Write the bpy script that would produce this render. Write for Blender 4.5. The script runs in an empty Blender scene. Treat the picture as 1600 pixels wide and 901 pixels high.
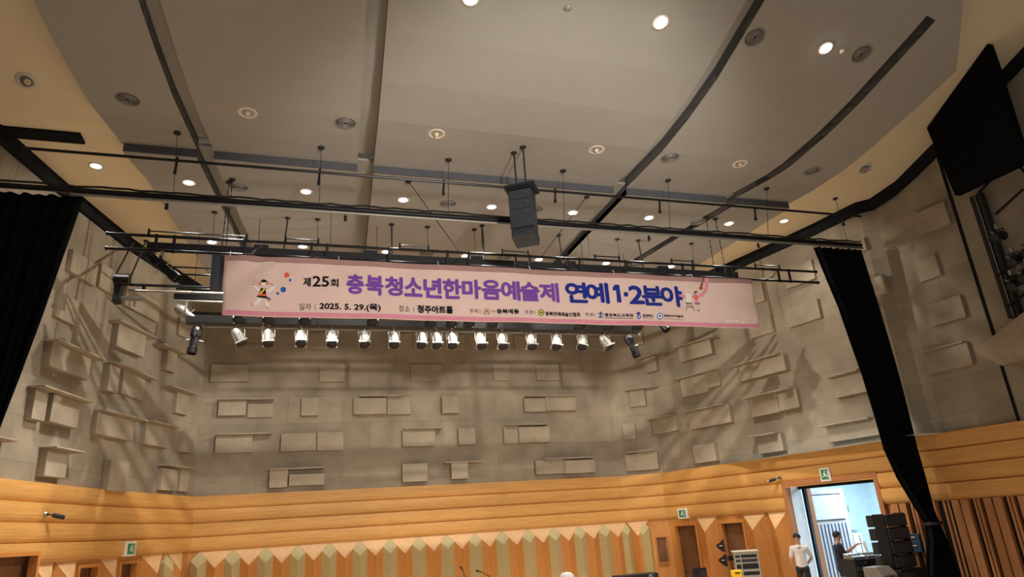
import bpy, bmesh, math, random
from mathutils import Vector, Matrix
random.seed(7)
S = bpy.context.scene
COL = S.collection
# ------------------------------------------------------------------ camera
F_PX, YAW, PITCH, ROLL = 1057.0, 3.14574765e-01, 3.39851982e-01, -6.88272606e-02
EYE = Vector((0, 0, 2.3))
_f = Vector((math.sin(YAW)*math.cos(PITCH), math.cos(YAW)*math.cos(PITCH), math.sin(PITCH)))
_r = Vector((math.cos(YAW), -math.sin(YAW), 0)); _u = _r.cross(_f)
CR = _r*math.cos(ROLL) + _u*math.sin(ROLL); CU = -_r*math.sin(ROLL) + _u*math.cos(ROLL)
cd = bpy.data.cameras.new('camera'); cam = bpy.data.objects.new('camera', cd); COL.objects.link(cam)
m = Matrix((CR, CU, -_f)).transposed().to_4x4(); m.translation = EYE; cam.matrix_world = m
cd.sensor_width = 36; cd.lens = F_PX/1600*36; cd.clip_end = 200; cd.clip_start = .05
S.camera = cam
# ------------------------------------------------------------------ world, exposure
S.view_settings.view_transform = 'Standard'; S.view_settings.look = 'None'
S.view_settings.gamma = 1; S.view_settings.use_curve_mapping = False
S.view_settings.exposure = 0.12
w = bpy.data.worlds.new('world'); S.world = w; w.use_nodes = True
bg = w.node_tree.nodes['Background']; bg.inputs[0].default_value = (1.0, .93, .84, 1); bg.inputs[1].default_value = .24
def lamp(name, kind, loc, power, color=(1, .9, .76), target=None, **kw):
    d = bpy.data.lights.new(name, kind); d.energy = power; d.color = color
    for k, v in kw.items(): setattr(d, k, v)
    o = bpy.data.objects.new(name, d); COL.objects.link(o); o.location = loc
    dr = (Vector(target) - Vector(loc)) if target else Vector((0, 0, -1))
    o.rotation_euler = dr.to_track_quat('-Z', 'Y').to_euler()
    return o
P_DOWN, P_FRONT = 260, 700
# stage lanterns on the truss and bridges, throwing light on the walls and the stage
for x, y, z, tx, ty, tz, p, sz in ((6.0, 13.9, 8.5, -4.6, 16.8, 4.6, 1500, 62), (2.0, 13.9, 8.5, 12.9, 16.6, 4.8, 1500, 62), (1.2, 12.95, 9.0, .6, 21.4, 3.4, 800, 56), (6.6, 12.95, 9.0, 7.0, 21.4, 3.4, 800, 56)):
    lamp('stage_lantern_light', 'SPOT', (x, y, z), p, (1, .93, .82), (tx, ty, tz), spot_size=math.radians(sz), spot_blend=.25, shadow_soft_size=.05)
for x in (-1.5, 4, 9.5):
    lamp('stage_wash_light', 'SPOT', (x, 14.2, 9.0), 1300, (1, .94, .85), (x, 15, 0), spot_size=math.radians(96), spot_blend=.6, shadow_soft_size=.3)
for x in (-3, 4, 11):
    lamp('bounce_fill_light', 'SPOT', (x, 4.5, 9.5), 1500, (1, .93, .82), (x, 5, -1), spot_size=math.radians(84), spot_blend=.9, shadow_soft_size=.3)  # added unseen lamps; bounce off the auditorium floor brightens the front ceiling
lamp('front_fill_light', 'SPOT', (4, -1.0, 5.5), 4200, (1, .94, .85), (4.3, 13.3, 7.0), spot_size=math.radians(56), spot_blend=.6, shadow_soft_size=.5)
lamp('corridor_light', 'AREA', (15.8, 16.2, 3.55), 330, (.62, .82, 1.0), shape='RECTANGLE', size=2.2, size_y=4)

# ------------------------------------------------------------------ helpers
def ray(px, py): return ((px-800)*CR - (py-450.5)*CU)/F_PX + _f
def aty(px, py, Y):
    r = ray(px, py); return EYE + r*((Y-EYE.y)/r.y)
def atx(px, py, X):
    r = ray(px, py); return EYE + r*((X-EYE.x)/r.x)
def atz(px, py, Z):
    r = ray(px, py); return EYE + r*((Z-EYE.z)/r.z)
def lerp_tab(tab, y):
    if y <= tab[0][0]: return tab[0][1]
    for (a, b), (c, d) in zip(tab, tab[1:]):
        if y <= c: return b + (d-b)*(y-a)/(c-a)
    return tab[-1][1]
SLABF = [(2, 12.4), (4.0, 11.6), (5.5, 11.05), (7.5, 10.42), (9, 10.0), (10, 9.78), (11, 9.64), (12.63, 9.60)]
def slab(y): return lerp_tab(SLABF, y) if y < 12.63 else 9.44
CREAM = [(2, 14.4), (6, 12.4), (8.2, 11.3), (10.05, 10.42), (11.5, 9.84), (12.3, 9.72), (22, 9.72)]
def cream(y): return lerp_tab(CREAM, y)
def atsurf(px, py, fn):
    r = ray(px, py); t = 1.0
    while t < 60:
        p = EYE + r*t
        if p.z > fn(p.y):
            a, b = t-.1, t
            for _ in range(30):
                c = (a+b)/2; p = EYE+r*c
                if p.z > fn(p.y): b = c
                else: a = c
            return EYE + r*a
        t += .1
    return EYE + r*20
PL = [(-6.9, 5.0), (-6.1, 10.2), (-5.75, 12.2), (-5.42, 12.6), (-5.02, 14.42), (-4.76, 15.52), (-4.25, 17.49), (-3.62, 19.28), (-2.79, 21.4),
      (10.3, 21.4), (11.46, 20.6), (12.71, 17.14), (13.15, 15.4), (13.5, 13.9), (13.72, 12.56), (13.97, 12.3), (14.35, 9.8), (14.9, 7.0), (15.2, 5.0)]
PL = [Vector((a, b)) for a, b in PL]
I_BL, I_BR = 8, 9
def segTN(i):
    T = (PL[i+1]-PL[i]).normalized(); return T, Vector((T.y, -T.x))
ARC = [0.0]
for i in range(len(PL)-1): ARC.append(ARC[-1] + (PL[i+1]-PL[i]).length)
VN = []
for i in range(len(PL)):
    ns = [segTN(j)[1] for j in (i-1, i) if 0 <= j < len(PL)-1]
    n = sum(ns, Vector((0, 0))).normalized(); VN.append(n/max(.5, n.dot(ns[0])))
def on_wall(s, d=0.0):
    for i in range(len(PL)-1):
        if s <= ARC[i+1] or i == len(PL)-2:
            u = (s-ARC[i])/(ARC[i+1]-ARC[i])
            p = PL[i].lerp(PL[i+1], u)
            n = segTN(i)[1]
            if abs(u) < 1e-6: n = VN[i]
            if abs(u-1) < 1e-6: n = VN[i+1]
            return p + n*d
def hit_wall(px, py, d=0.0, rng=None):
    "arc position and height where the sight line meets the wall (offset d into the room)"
    r = ray(px, py); best = None
    for i in range(len(PL)-1):
        if rng and not (rng[0] <= i < rng[1]): continue
        T, N = segTN(i); a = PL[i]+N*d
        den = r.x*N.x + r.y*N.y
        if abs(den) < 1e-9: continue
        t = ((a.x-EYE.x)*N.x + (a.y-EYE.y)*N.y)/den
        if t <= 0: continue
        p = EYE + r*t; u = (Vector((p.x, p.y))-a).dot(T)/(PL[i+1]-PL[i]).length
        e = max(0, -u, u-1)
        if best is None or e < best[0]-1e-9: best = (e, ARC[i]+u*(ARC[i+1]-ARC[i]), p.z, i)
    return best[1], best[2], best[3]

class MB:
    def __init__(self): self.v = []; self.f = []; self.uv = []; self.sm = False
    def add(self, vs, fs, uvs=None):
        o = len(self.v); self.v += [Vector(v) for v in vs]
        for k, f in enumerate(fs):
            self.f.append([o+i for i in f]); self.uv.append(uvs[k] if uvs else None)
        return self
    def box(self, c, s, M=None):
        c = Vector(c); h = Vector(s)/2; vs = []
        for x in (-1, 1):
            for y in (-1, 1):
                for z in (-1, 1):
                    p = Vector((x*h.x, y*h.y, z*h.z)); vs.append(c + (M @ p if M else p))
        return self.add(vs, [(0, 1, 3, 2), (4, 6, 7, 5), (0, 4, 5, 1), (2, 3, 7, 6), (0, 2, 6, 4), (1, 5, 7, 3)])
    def hexa(self, a, b, up, out):
        "beam from a to b with section vectors up and out (from the corner line a-b)"
        a, b, up, out = map(Vector, (a, b, up, out))
        vs = [a, a+up, a+out, a+up+out, b, b+up, b+out, b+up+out]
        return self.add(vs, [(0, 1, 3, 2), (4, 6, 7, 5), (0, 4, 5, 1), (2, 3, 7, 6), (0, 2, 6, 4), (1, 5, 7, 3)])
    def tube(self, a, b, r, n=8, r2=None, cap=True):
        a, b = Vector(a), Vector(b); d = (b-a).normalized()
        x = d.orthogonal().normalized(); y = d.cross(x); r2 = r if r2 is None else r2
        vs = []; o = 2*math.pi/n
        for p, q in ((a, r), (b, r2)):
            for k in range(n): vs.append(p + x*(q*math.cos(k*o)) + y*(q*math.sin(k*o)))
        fs = [(k, (k+1) % n, n+(k+1) % n, n+k) for k in range(n)]
        if cap: fs += [tuple(range(n))[::-1], tuple(range(n, 2*n))]
        return self.add(vs, fs)
    def path(self, pts, r, n=6):
        for a, b in zip(pts, pts[1:]):
            if (Vector(a)-Vector(b)).length > 1e-5: self.tube(a, b, r, n)
        return self
    def lathe(self, c, prof, ax=(0, 0, 1), n=24):
        "prof: list of (radius, distance along axis)"
        c = Vector(c); d = Vector(ax).normalized(); x = d.orthogonal().normalized(); y = d.cross(x)
        vs = []
        for q, h in prof:
            for k in range(n):
                t = 2*math.pi*k/n; vs.append(c + d*h + x*(q*math.cos(t)) + y*(q*math.sin(t)))
        fs = [(j*n+k, j*n+(k+1) % n, (j+1)*n+(k+1) % n, (j+1)*n+k) for j in range(len(prof)-1) for k in range(n)]
        return self.add(vs, fs)
    def ball(self, c, r, n=10, sc=(1, 1, 1)):
        prof = [(max(1e-4, math.sin(math.pi*j/n)*r), -math.cos(math.pi*j/n)*r) for j in range(n+1)]
        o = len(self.v); self.lathe((0, 0, 0), prof, n=n+4)
        for i in range(o, len(self.v)):
            p = self.v[i]; self.v[i] = Vector((p.x*sc[0], p.y*sc[1], p.z*sc[2])) + Vector(c)
        return self
    def prism(self, pts, vec):
        n = len(pts); vec = Vector(vec); pts = [Vector(p) for p in pts]
        return self.add(pts+[p+vec for p in pts], [tuple(range(n))[::-1], tuple(range(n, 2*n))]+[(k, (k+1) % n, n+(k+1) % n, n+k) for k in range(n)])
    def build(self, name, mat, parent=None, org=None, smooth=False, kind=None, bev=0):
        me = bpy.data.meshes.new(name)
        off = Vector(org) if org is not None else Vector((0, 0, 0))
        rt = parent
        while rt is not None and rt.parent is not None: rt = rt.parent
        if rt is not None and org is None and rt.get('_w'): off = Vector(rt.location)
        me.from_pydata([v-off for v in self.v], [], self.f); me.update()
        if any(u is not None for u in self.uv):
            L = me.uv_layers.new(name='UVMap')
            for p, u in zip(me.polygons, self.uv):
                if u:
                    for li, q in zip(p.loop_indices, u): L.data[li].uv = q
        bm = bmesh.new(); bm.from_mesh(me)
        bmesh.ops.remove_doubles(bm, verts=bm.verts, dist=1e-6) if smooth else None
        bmesh.ops.recalc_face_normals(bm, faces=bm.faces) if not any(self.uv) else None
        bm.to_mesh(me); bm.free()
        me.materials.append(mat)
        if smooth:
            for p in me.polygons: p.use_smooth = True
        o = bpy.data.objects.new(name, me); COL.objects.link(o)
        if bev:
            b = o.modifiers.new('bevel', 'BEVEL'); b.width = bev; b.segments = 2; b.limit_method = 'ANGLE'
        if parent is not None: o.parent = parent
        elif org is not None: o.location = off
        if kind: o['kind'] = kind
        return o
def tag(o, label, cat, group=None, kind=None):
    o['label'] = label; o['category'] = cat
    if group: o['group'] = group
    if kind: o['kind'] = kind
    return o
def thing(name, label, cat, loc=(0, 0, 0), rz=0, group=None, rot=None):
    o = bpy.data.objects.new(name, None); COL.objects.link(o); o.location = loc; o.empty_display_size = .1
    o.rotation_euler = rot if rot else (0, 0, rz)
    return tag(o, label, cat, group)
def dup(o, loc=None, rot=None, label=None, parent=None, group=None):
    c = o.copy(); COL.objects.link(c); c.parent = parent
    if loc is not None: c.location = loc
    if rot is not None: c.rotation_euler = rot
    if label: c['label'] = label
    if group: c['group'] = group
    for ch in list(o.children):
        if ch.name in seen_skip: continue
        dup(ch, parent=c)
    return c
seen_skip = set()
ORD = ['leftmost']+[w_+' from left' for w_ in 'second third fourth fifth sixth seventh eighth ninth tenth eleventh twelfth thirteenth fourteenth fifteenth sixteenth seventeenth eighteenth nineteenth twentieth'.split()]

# ------------------------------------------------------------------ materials
MAT = {}
def mat(name, col, rough=.6, metal=0, emit=None, es=1, noise=None, bump=0, spec=.4):
    m = bpy.data.materials.new(name); m.use_nodes = True; nt = m.node_tree; b = nt.nodes['Principled BSDF']
    b.inputs['Base Color'].default_value = (*col, 1); b.inputs['Roughness'].default_value = rough; b.inputs['Metallic'].default_value = metal
    b.inputs['Specular IOR Level'].default_value = spec
    if emit: b.inputs['Emission Color'].default_value = (*emit, 1); b.inputs['Emission Strength'].default_value = es
    sc, amt = noise or (6, .06)
    tc = nt.nodes.new('ShaderNodeTexCoord'); nz = nt.nodes.new('ShaderNodeTexNoise'); nz.inputs['Scale'].default_value = sc; nz.inputs['Detail'].default_value = 4
    nt.links.new(tc.outputs['Object'], nz.inputs['Vector'])
    rp = nt.nodes.new('ShaderNodeValToRGB'); nt.links.new(nz.outputs['Fac'], rp.inputs['Fac'])
    rp.color_ramp.elements[0].position = .3; rp.color_ramp.elements[1].position = .7
    rp.color_ramp.elements[0].color = (*[c*(1-amt) for c in col], 1); rp.color_ramp.elements[1].color = (*[min(1, c*(1+amt)) for c in col], 1)
    nt.links.new(rp.outputs['Color'], b.inputs['Base Color'])
    if bump:
        bp = nt.nodes.new('ShaderNodeBump'); bp.inputs['Strength'].default_value = bump; bp.inputs['Distance'].default_value = .01
        nt.links.new(nz.outputs['Fac'], bp.inputs['Height']); nt.links.new(bp.outputs['Normal'], b.inputs['Normal'])
    MAT[name] = m; return m
def wood(name, col, dark, axis=0, scale=1.0, uv=True, rough=.45):
    m = bpy.data.materials.new(name); m.use_nodes = True; nt = m.node_tree; b = nt.nodes['Principled BSDF']; b.inputs['Roughness'].default_value = rough
    b.inputs['Specular IOR Level'].default_value = .3
    tc = nt.nodes.new('ShaderNodeTexCoord'); mp = nt.nodes.new('ShaderNodeMapping')
    sc = [14*scale]*3; sc[axis] = .7*scale; mp.inputs['Scale'].default_value = sc
    nt.links.new(tc.outputs['UV' if uv else 'Object'], mp.inputs['Vector'])
    nz = nt.nodes.new('ShaderNodeTexNoise'); nz.inputs['Scale'].default_value = 1.6; nz.inputs['Detail'].default_value = 6; nz.inputs['Roughness'].default_value = .7
    nt.links.new(mp.outputs['Vector'], nz.inputs['Vector'])
    rp = nt.nodes.new('ShaderNodeValToRGB'); nt.links.new(nz.outputs['Fac'], rp.inputs['Fac'])
    rp.color_ramp.elements[0].position = .33; rp.color_ramp.elements[1].position = .66
    rp.color_ramp.elements[0].color = (*dark, 1); rp.color_ramp.elements[1].color = (*col, 1)
    nt.links.new(rp.outputs['Color'], b.inputs['Base Color']); MAT[name] = m; return m
def concrete(name, col, uv=True):
    m = bpy.data.materials.new(name); m.use_nodes = True; nt = m.node_tree; b = nt.nodes['Principled BSDF']; b.inputs['Roughness'].default_value = .9
    b.inputs['Specular IOR Level'].default_value = .15
    tc = nt.nodes.new('ShaderNodeTexCoord'); src = tc.outputs['UV' if uv else 'Object']
    nz = nt.nodes.new('ShaderNodeTexNoise'); nz.inputs['Scale'].default_value = 1.3; nz.inputs['Detail'].default_value = 8; nt.links.new(src, nz.inputs['Vector'])
    n2 = nt.nodes.new('ShaderNodeTexNoise'); n2.inputs['Scale'].default_value = 45; n2.inputs['Detail'].default_value = 3; nt.links.new(src, n2.inputs['Vector'])
    mx0 = nt.nodes.new('ShaderNodeMath'); mx0.operation = 'MULTIPLY_ADD'; nt.links.new(n2.outputs['Fac'], mx0.inputs[0]); mx0.inputs[1].default_value = .35
    nt.links.new(nz.outputs['Fac'], mx0.inputs[2])
    rp = nt.nodes.new('ShaderNodeValToRGB'); nt.links.new(mx0.outputs[0], rp.inputs['Fac'])
    rp.color_ramp.elements[0].position = .5; rp.color_ramp.elements[1].position = .85
    rp.color_ramp.elements[0].color = (*[c*.82 for c in col], 1); rp.color_ramp.elements[1].color = (*[c*1.15 for c in col], 1)
    out = rp.outputs['Color']
    if uv:
        br = nt.nodes.new('ShaderNodeTexBrick'); nt.links.new(src, br.inputs['Vector'])
        br.inputs['Scale'].default_value = 1; br.inputs['Brick Width'].default_value = 1.62; br.inputs['Row Height'].default_value = .81; br.inputs['Mortar Size'].default_value = .008
        br.inputs['Color1'].default_value = (1, 1, 1, 1); br.inputs['Color2'].default_value = (.88, .88, .88, 1); br.inputs['Mortar'].default_value = (.66, .66, .66, 1)
        br.inputs['Mortar Smooth'].default_value = .6
        mx = nt.nodes.new('ShaderNodeMix'); mx.data_type = 'RGBA'; mx.blend_type = 'MULTIPLY'; mx.inputs[0].default_value = 1
        nt.links.new(out, mx.inputs[6]); nt.links.new(br.outputs['Color'], mx.inputs[7]); out = mx.outputs[2]
    nt.links.new(out, b.inputs['Base Color']); MAT[name] = m; return m
concrete('concrete', (.355, .298, .222)); concrete('concrete_block', (.375, .315, .235), uv=False)
wood('wood_band', (.74, .40, .13), (.60, .30, .08), 0)
wood('wood_vert', (.64, .27, .07), (.50, .19, .045), 2, uv=False)
wood('wood_plain', (.66, .31, .09), (.54, .23, .06), 1, uv=True)
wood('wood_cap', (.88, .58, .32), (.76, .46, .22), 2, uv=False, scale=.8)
wood('wood_frame', (.48, .20, .08), (.38, .15, .06), 2, uv=False)
wood('wood_dark', (.20, .09, .04), (.13, .055, .025), 2, uv=False)
wood('wood_slat', (.52, .24, .10), (.40, .17, .07), 2, uv=False)
wood('stage_floor', (.74, .62, .48), (.66, .54, .40), 1, uv=False, scale=.4)
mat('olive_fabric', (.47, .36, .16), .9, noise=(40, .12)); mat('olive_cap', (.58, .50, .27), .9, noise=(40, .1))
mat('slab', (.395, .372, .335), .85, noise=(3, .02)); mat('deck', (.42, .395, .35), .85, noise=(3, .02))
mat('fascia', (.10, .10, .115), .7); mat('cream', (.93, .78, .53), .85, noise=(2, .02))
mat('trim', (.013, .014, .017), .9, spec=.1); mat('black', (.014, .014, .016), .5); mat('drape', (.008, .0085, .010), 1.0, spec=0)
mat('black_metal', (.02, .02, .022), .35, .6); mat('silver', (.30, .29, .26), .42, .7); mat('steel', (.35, .33, .3), .35, .8)
mat('speaker_grey', (.035, .04, .05), .55); mat('grey', (.20, .18, .15), .6); mat('grille', (.07, .065, .06), .6, noise=(120, .4))
mat('lamp_on', (1, 1, 1), emit=(.92, .96, 1), es=14); mat('spot_on', (1, 1, 1), emit=(1, .93, .8), es=60)
mat('lamp_ring', (.80, .72, .62), .5); mat('lamp_off', (.85, .70, .5), .2); mat('vent_metal', (.36, .345, .32), .5, .3); mat('vent_dark', (.02, .02, .02), .8)
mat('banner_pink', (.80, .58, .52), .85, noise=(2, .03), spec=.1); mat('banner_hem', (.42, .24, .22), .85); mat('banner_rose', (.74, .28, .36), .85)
mat('ink_purple', (.20, .075, .40), .8, spec=.1); mat('ink_blue', (.02, .035, .27), .8, spec=.1); mat('ink_black', (.012, .01, .012), .8, spec=.1)
mat('ink_red', (.82, .13, .08), .8, spec=.1); mat('ink_sky', (.03, .13, .50), .8, spec=.1); mat('ink_white', (.86, .80, .72), .8, spec=.1); mat('ink_green', (.10, .26, .10), .8, spec=.1)
mat('ink_rose', (.78, .30, .40), .8, spec=.1); mat('ink_yellow', (.85, .58, .05), .8, spec=.1); mat('ink_skin', (.80, .55, .42), .8, spec=.1); mat('ink_brown', (.40, .10, .05), .8, spec=.1)
mat('ink_pale', (.88, .72, .64), .8, spec=.1); mat('white_plastic', (.80, .78, .72), .4); mat('sign_green', (.02, .22, .10), .5)
mat('white_paint', (.74, .76, .80), .6); mat('lilac_door', (.70, .66, .68), .6); mat('blue_steel', (.06, .13, .24), .4, .3); mat('corridor_wall', (.66, .80, .86), .8)
mat('skin', (.55, .32, .22), .55); mat('hair', (.01, .009, .009), .6); mat('shirt_white', (.72, .66, .62), .85); mat('trousers', (.022, .022, .028), .9)
mat('tee_black', (.018, .018, .024), .9); mat('yellow', (.85, .52, .02), .5); mat('cap_white', (.85, .82, .78), .8); mat('paper', (.85, .84, .82), .8); mat('shoe', (.02, .018, .016), .5)
mat('cable', (.02, .02, .02), .6); mat('flight_case', (.55, .50, .45), .4, .4); mat('auditorium', (.42, .34, .27), .9)

# ------------------------------------------------------------------ room shell
H0, H1, HC = 2.26, 3.70, 9.42         # bottom and top of the timber band, top of concrete (bottom of black trim)
def arc_at(px, py, d=0, rng=None): return hit_wall(px, py, d, rng)[0]
OPEN = (arc_at(1233, 765), arc_at(1371, 755), 2.90)
D1 = (arc_at(1056, 823), arc_at(1087, 822), 2.03); D2 = (arc_at(1128, 819), arc_at(1161, 818), 2.03)
D0 = (arc_at(0, 868)-2.2, arc_at(49, 866), 2.40); D3 = (arc_at(123, 884), arc_at(151, 881), 2.10); D4 = (arc_at(188, 880), arc_at(212, 877), 2.10)
HOLES = [OPEN, D1, D2, D0, D3, D4]
def strip(mb, prof, sa, sb, holes=()):
    "prof: list of (z, offset) going down"
    cuts = sorted({sa, sb, *[a for a in ARC if sa < a < sb], *[x for h in holes for x in h[:2] if sa < x < sb]})
    for a, b in zip(cuts, cuts[1:]):
        mid = (a+b)/2
        for (z1, o1), (z0, o0) in zip(prof, prof[1:]):
            if any(h[0] < mid < h[1] and (z0+z1)/2 < h[2] for h in holes): continue
            p = [on_wall(a+1e-9 if a not in ARC else a, o0), on_wall(b-1e-9 if b not in ARC else b, o0), on_wall(b-1e-9 if b not in ARC else b, o1), on_wall(a+1e-9 if a not in ARC else a, o1)]
            mb.add([(p[0].x, p[0].y, z0), (p[1].x, p[1].y, z0), (p[2].x, p[2].y, z1), (p[3].x, p[3].y, z1)], [(3, 2, 1, 0)], [((a, z1), (b, z1), (b, z0), (a, z0))])
def prof_levels(z1, z0, step, o): 
    n = max(1, int(math.ceil((z1-z0)/step))); return [(z1+(z0-z1)*k/n, o) for k in range(n+1)]
SIDES = (('left', 0, ARC[I_BL]), ('back', ARC[I_BL], ARC[I_BR]), ('right', ARC[I_BR], ARC[-1]))
SSL = (ARC[-2]*0, arc_at(0, 868)-2.4)
S_SLAT = OPEN[1]+.28
for nm, a, b in SIDES:
    mb = MB(); strip(mb, [(9.9 if nm != 'x' else 9.9, 0), (H1-.02, 0)], a, b)
    if nm == 'right':
        mb2 = MB()
    mb.build('wall_'+nm, MAT['concrete'], kind='structure')
    mb = MB()
    lv = sorted({H0+.06, 0, 2.10, 2.03}, reverse=True)
    strip(mb, [(z, 0) for z in lv], a, min(b, S_SLAT) if nm == 'right' else b, HOLES)
    mb.build('wall_'+nm+'_lower', MAT['wood_plain'], kind='structure')
# upper extension of the walls towards the audience where the ceiling climbs
for nm, a, b in (('left', 0, ARC[3]), ('right', ARC[14], ARC[-1])):
    mb = MB(); cuts = [a]+[x for x in ARC if a < x < b]+[b]; fine = []
    for p, q in zip(cuts, cuts[1:]): fine += [p+(q-p)*k/4 for k in range(4)]
    fine.append(b)
    for p, q in zip(fine, fine[1:]):
        A, B = on_wall(p), on_wall(q)
        mb.add([(A.x, A.y, 9.9), (B.x, B.y, 9.9), (B.x, B.y, max(9.9, cream(B.y))), (A.x, A.y, max(9.9, cream(A.y)))], [(3, 2, 1, 0)], [((p, cream(A.y)), (q, cream(B.y)), (q, 9.9), (p, 9.9))])
    mb.build('wall_'+nm+'_upper', MAT['concrete'], kind='structure')
# four curved timber boards, each bulging out and rolling back under
hb = (H1-H0)/4; n = 0
for k in range(4):
    zt = H1-k*hb; zb = zt-hb
    pr = [(zt, .0), (zt, .125), (zt-.12, .130), (zt-.22, .125), (zt-.28, .112), (zt-.32, .092), (zt-.348, .065), (zb, .03), (zb, .0)]
    if k > 1: pr = [(z, o) for z, o in pr]
    for nm, a, b in SIDES:
        mb = MB(); strip(mb, pr, a, b, HOLES); n += 1
        mb.build('trim_%d' % n, MAT['wood_band'], kind='structure', smooth=False)
# black trim where wall and ceiling meet
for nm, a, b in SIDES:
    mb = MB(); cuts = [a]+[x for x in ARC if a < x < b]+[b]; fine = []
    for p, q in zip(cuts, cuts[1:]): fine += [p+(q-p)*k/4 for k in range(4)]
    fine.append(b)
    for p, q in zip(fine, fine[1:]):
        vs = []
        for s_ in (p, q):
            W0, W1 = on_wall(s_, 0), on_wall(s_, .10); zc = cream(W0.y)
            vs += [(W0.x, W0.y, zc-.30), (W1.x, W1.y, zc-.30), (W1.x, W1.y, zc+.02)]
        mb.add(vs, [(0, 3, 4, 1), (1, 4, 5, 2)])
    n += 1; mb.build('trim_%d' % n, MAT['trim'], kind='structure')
mb = MB(); pL = atz(12, 205, 9.55)
mb.box((-4.75, 12.74, 9.70), (1.3, .34, .06)); n += 1; mb.build('trim_%d' % n, MAT['trim'], kind='structure')

# ceiling: suspended slabs with gaps, a deck over the gaps and a cream cove down both sides
GAP = [ # (left edge, right edge) of each gap as tables over depth
  ([(3, -2.75), (8.8, -2.55), (12.6, -2.11), (17.4, -1.55), (21.4, -1.1)], .30),
  ([(3, .40), (8.2, .72), (12.6, .93), (17.2, 1.17), (21.4, 1.4)], .33),
  ([(3, 6.95), (9, 6.93), (12.6, 6.74), (16.4, 6.74), (21.4, 6.7)], .33),
  ([(3, 10.5), (7.2, 10.55), (9.5, 10.35), (11.5, 10.12), (12.6, 9.78), (16.4, 9.10), (21.4, 8.4)], .30)]
GW4 = [(3, .001), (7.15, .001), (7.2, .26), (22, .30)]
EL = [(p.y, p.x) for p in (atsurf(x, y, slab) for x, y in ((40, -25), (52, 0), (147, 170), (186, 218)))]
ELb = [(p.y, p.x) for p in (atsurf(x, y, slab) for x, y in ((194, 240), (231, 282), (310, 405)))]
ER = [(p.y, p.x) for p in (atsurf(x, y, slab) for x, y in ((1507, -25), (1505, 0), (1495, 110), (1396, 200), (1266, 300), (1236, 316)))]
ERb = [(p.y, p.x) for p in (atsurf(x, y, slab) for x, y in ((1226, 330), (1200, 345), (1113, 400)))]
for tb in (EL, ER, ELb, ERb): tb.sort()
EL = [(2, EL[0][1]+.6)]+EL; ER = [(2, ER[0][1]-1.5)]+ER
def ext(tb, y): # linear continuation to the back wall
    (a, b), (c, d) = tb[-2], tb[-1]; return tb+[(y, d+(d-b)/(c-a)*(y-c))]
ELb, ERb = ext(ELb, 21.4), ext(ERb, 21.4)
YS = 12.63
def ystations(y0, y1, tabs):
    ys = {y0, y1}
    for t in tabs: ys |= {a for a, b in t if y0 < a < y1}
    ys |= {a for a, b in SLABF if y0 < a < y1}
    return sorted(ys)
def loft(mb, ys, xl, xr, zf, th):
    for a, b in zip(ys, ys[1:]):
        e = 1e-6; q = [(xl(a), a, zf(a+e)), (xr(a), a, zf(a+e)), (xr(b), b, zf(b-e)), (xl(b), b, zf(b-e))]
        t = [(x, y, z+th) for x, y, z in q]
        vs = q+t; fs = [(0, 1, 2, 3), (7, 6, 5, 4), (0, 3, 7, 4), (1, 5, 6, 2)]
        if a == ys[0]: fs.append((0, 4, 5, 1))
        if b == ys[-1]: fs.append((3, 2, 6, 7))
        mb.add(vs, fs)
for part, (y0, y1, tl, tr) in enumerate(((3.0, YS, EL, ER), (YS, 21.4, ELb, ERb))):
    bounds = [lambda y, t=tl: lerp_tab(t, y)]
    for t, wd in GAP:
        bounds += [lambda y, t=t: lerp_tab(t, y), (lambda y, t=t: lerp_tab(t, y)+lerp_tab(GW4, y)) if t is GAP[3][0] else (lambda y, t=t, wd=wd: lerp_tab(t, y)+wd)]
    bounds.append(lambda y, t=tr: lerp_tab(t, y))
    ys = ystations(y0, y1, [tl, tr, GW4]+[g[0] for g in GAP])
    for k in range(5):
        mb = MB(); loft(mb, ys, bounds[2*k], bounds[2*k+1], slab, .14)
        mb.build('ceiling_slab', MAT['slab'], kind='structure')
    # fascias on the far side of each gap, and the deck over it
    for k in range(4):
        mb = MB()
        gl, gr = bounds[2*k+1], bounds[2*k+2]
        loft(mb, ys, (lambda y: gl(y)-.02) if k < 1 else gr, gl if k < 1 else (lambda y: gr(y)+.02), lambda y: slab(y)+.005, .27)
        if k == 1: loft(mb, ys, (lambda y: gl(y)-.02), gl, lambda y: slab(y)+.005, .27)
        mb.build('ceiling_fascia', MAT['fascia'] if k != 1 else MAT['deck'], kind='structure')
        mb = MB(); loft(mb, ys, lambda y: gl(y)-.3, lambda y: gr(y)+.3, lambda y: slab(y)+.27, .05)
        mb.build('ceiling_deck', MAT['deck'], kind='structure')
# dark step face between the higher front slabs and the lower rear slabs
tl, tr = EL, ER
xs = [lerp_tab(ELb, YS)]
for t, wd in GAP: xs += [lerp_tab(t, YS), lerp_tab(t, YS)+wd]
xs.append(lerp_tab(ERb, YS))
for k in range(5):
    mb = MB(); mb.box(((xs[2*k]+xs[2*k+1])/2, YS-.012, 9.52), (xs[2*k+1]-xs[2*k], .03, .165)); mb.build('ceiling_step', MAT['fascia'], kind='structure')
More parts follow.
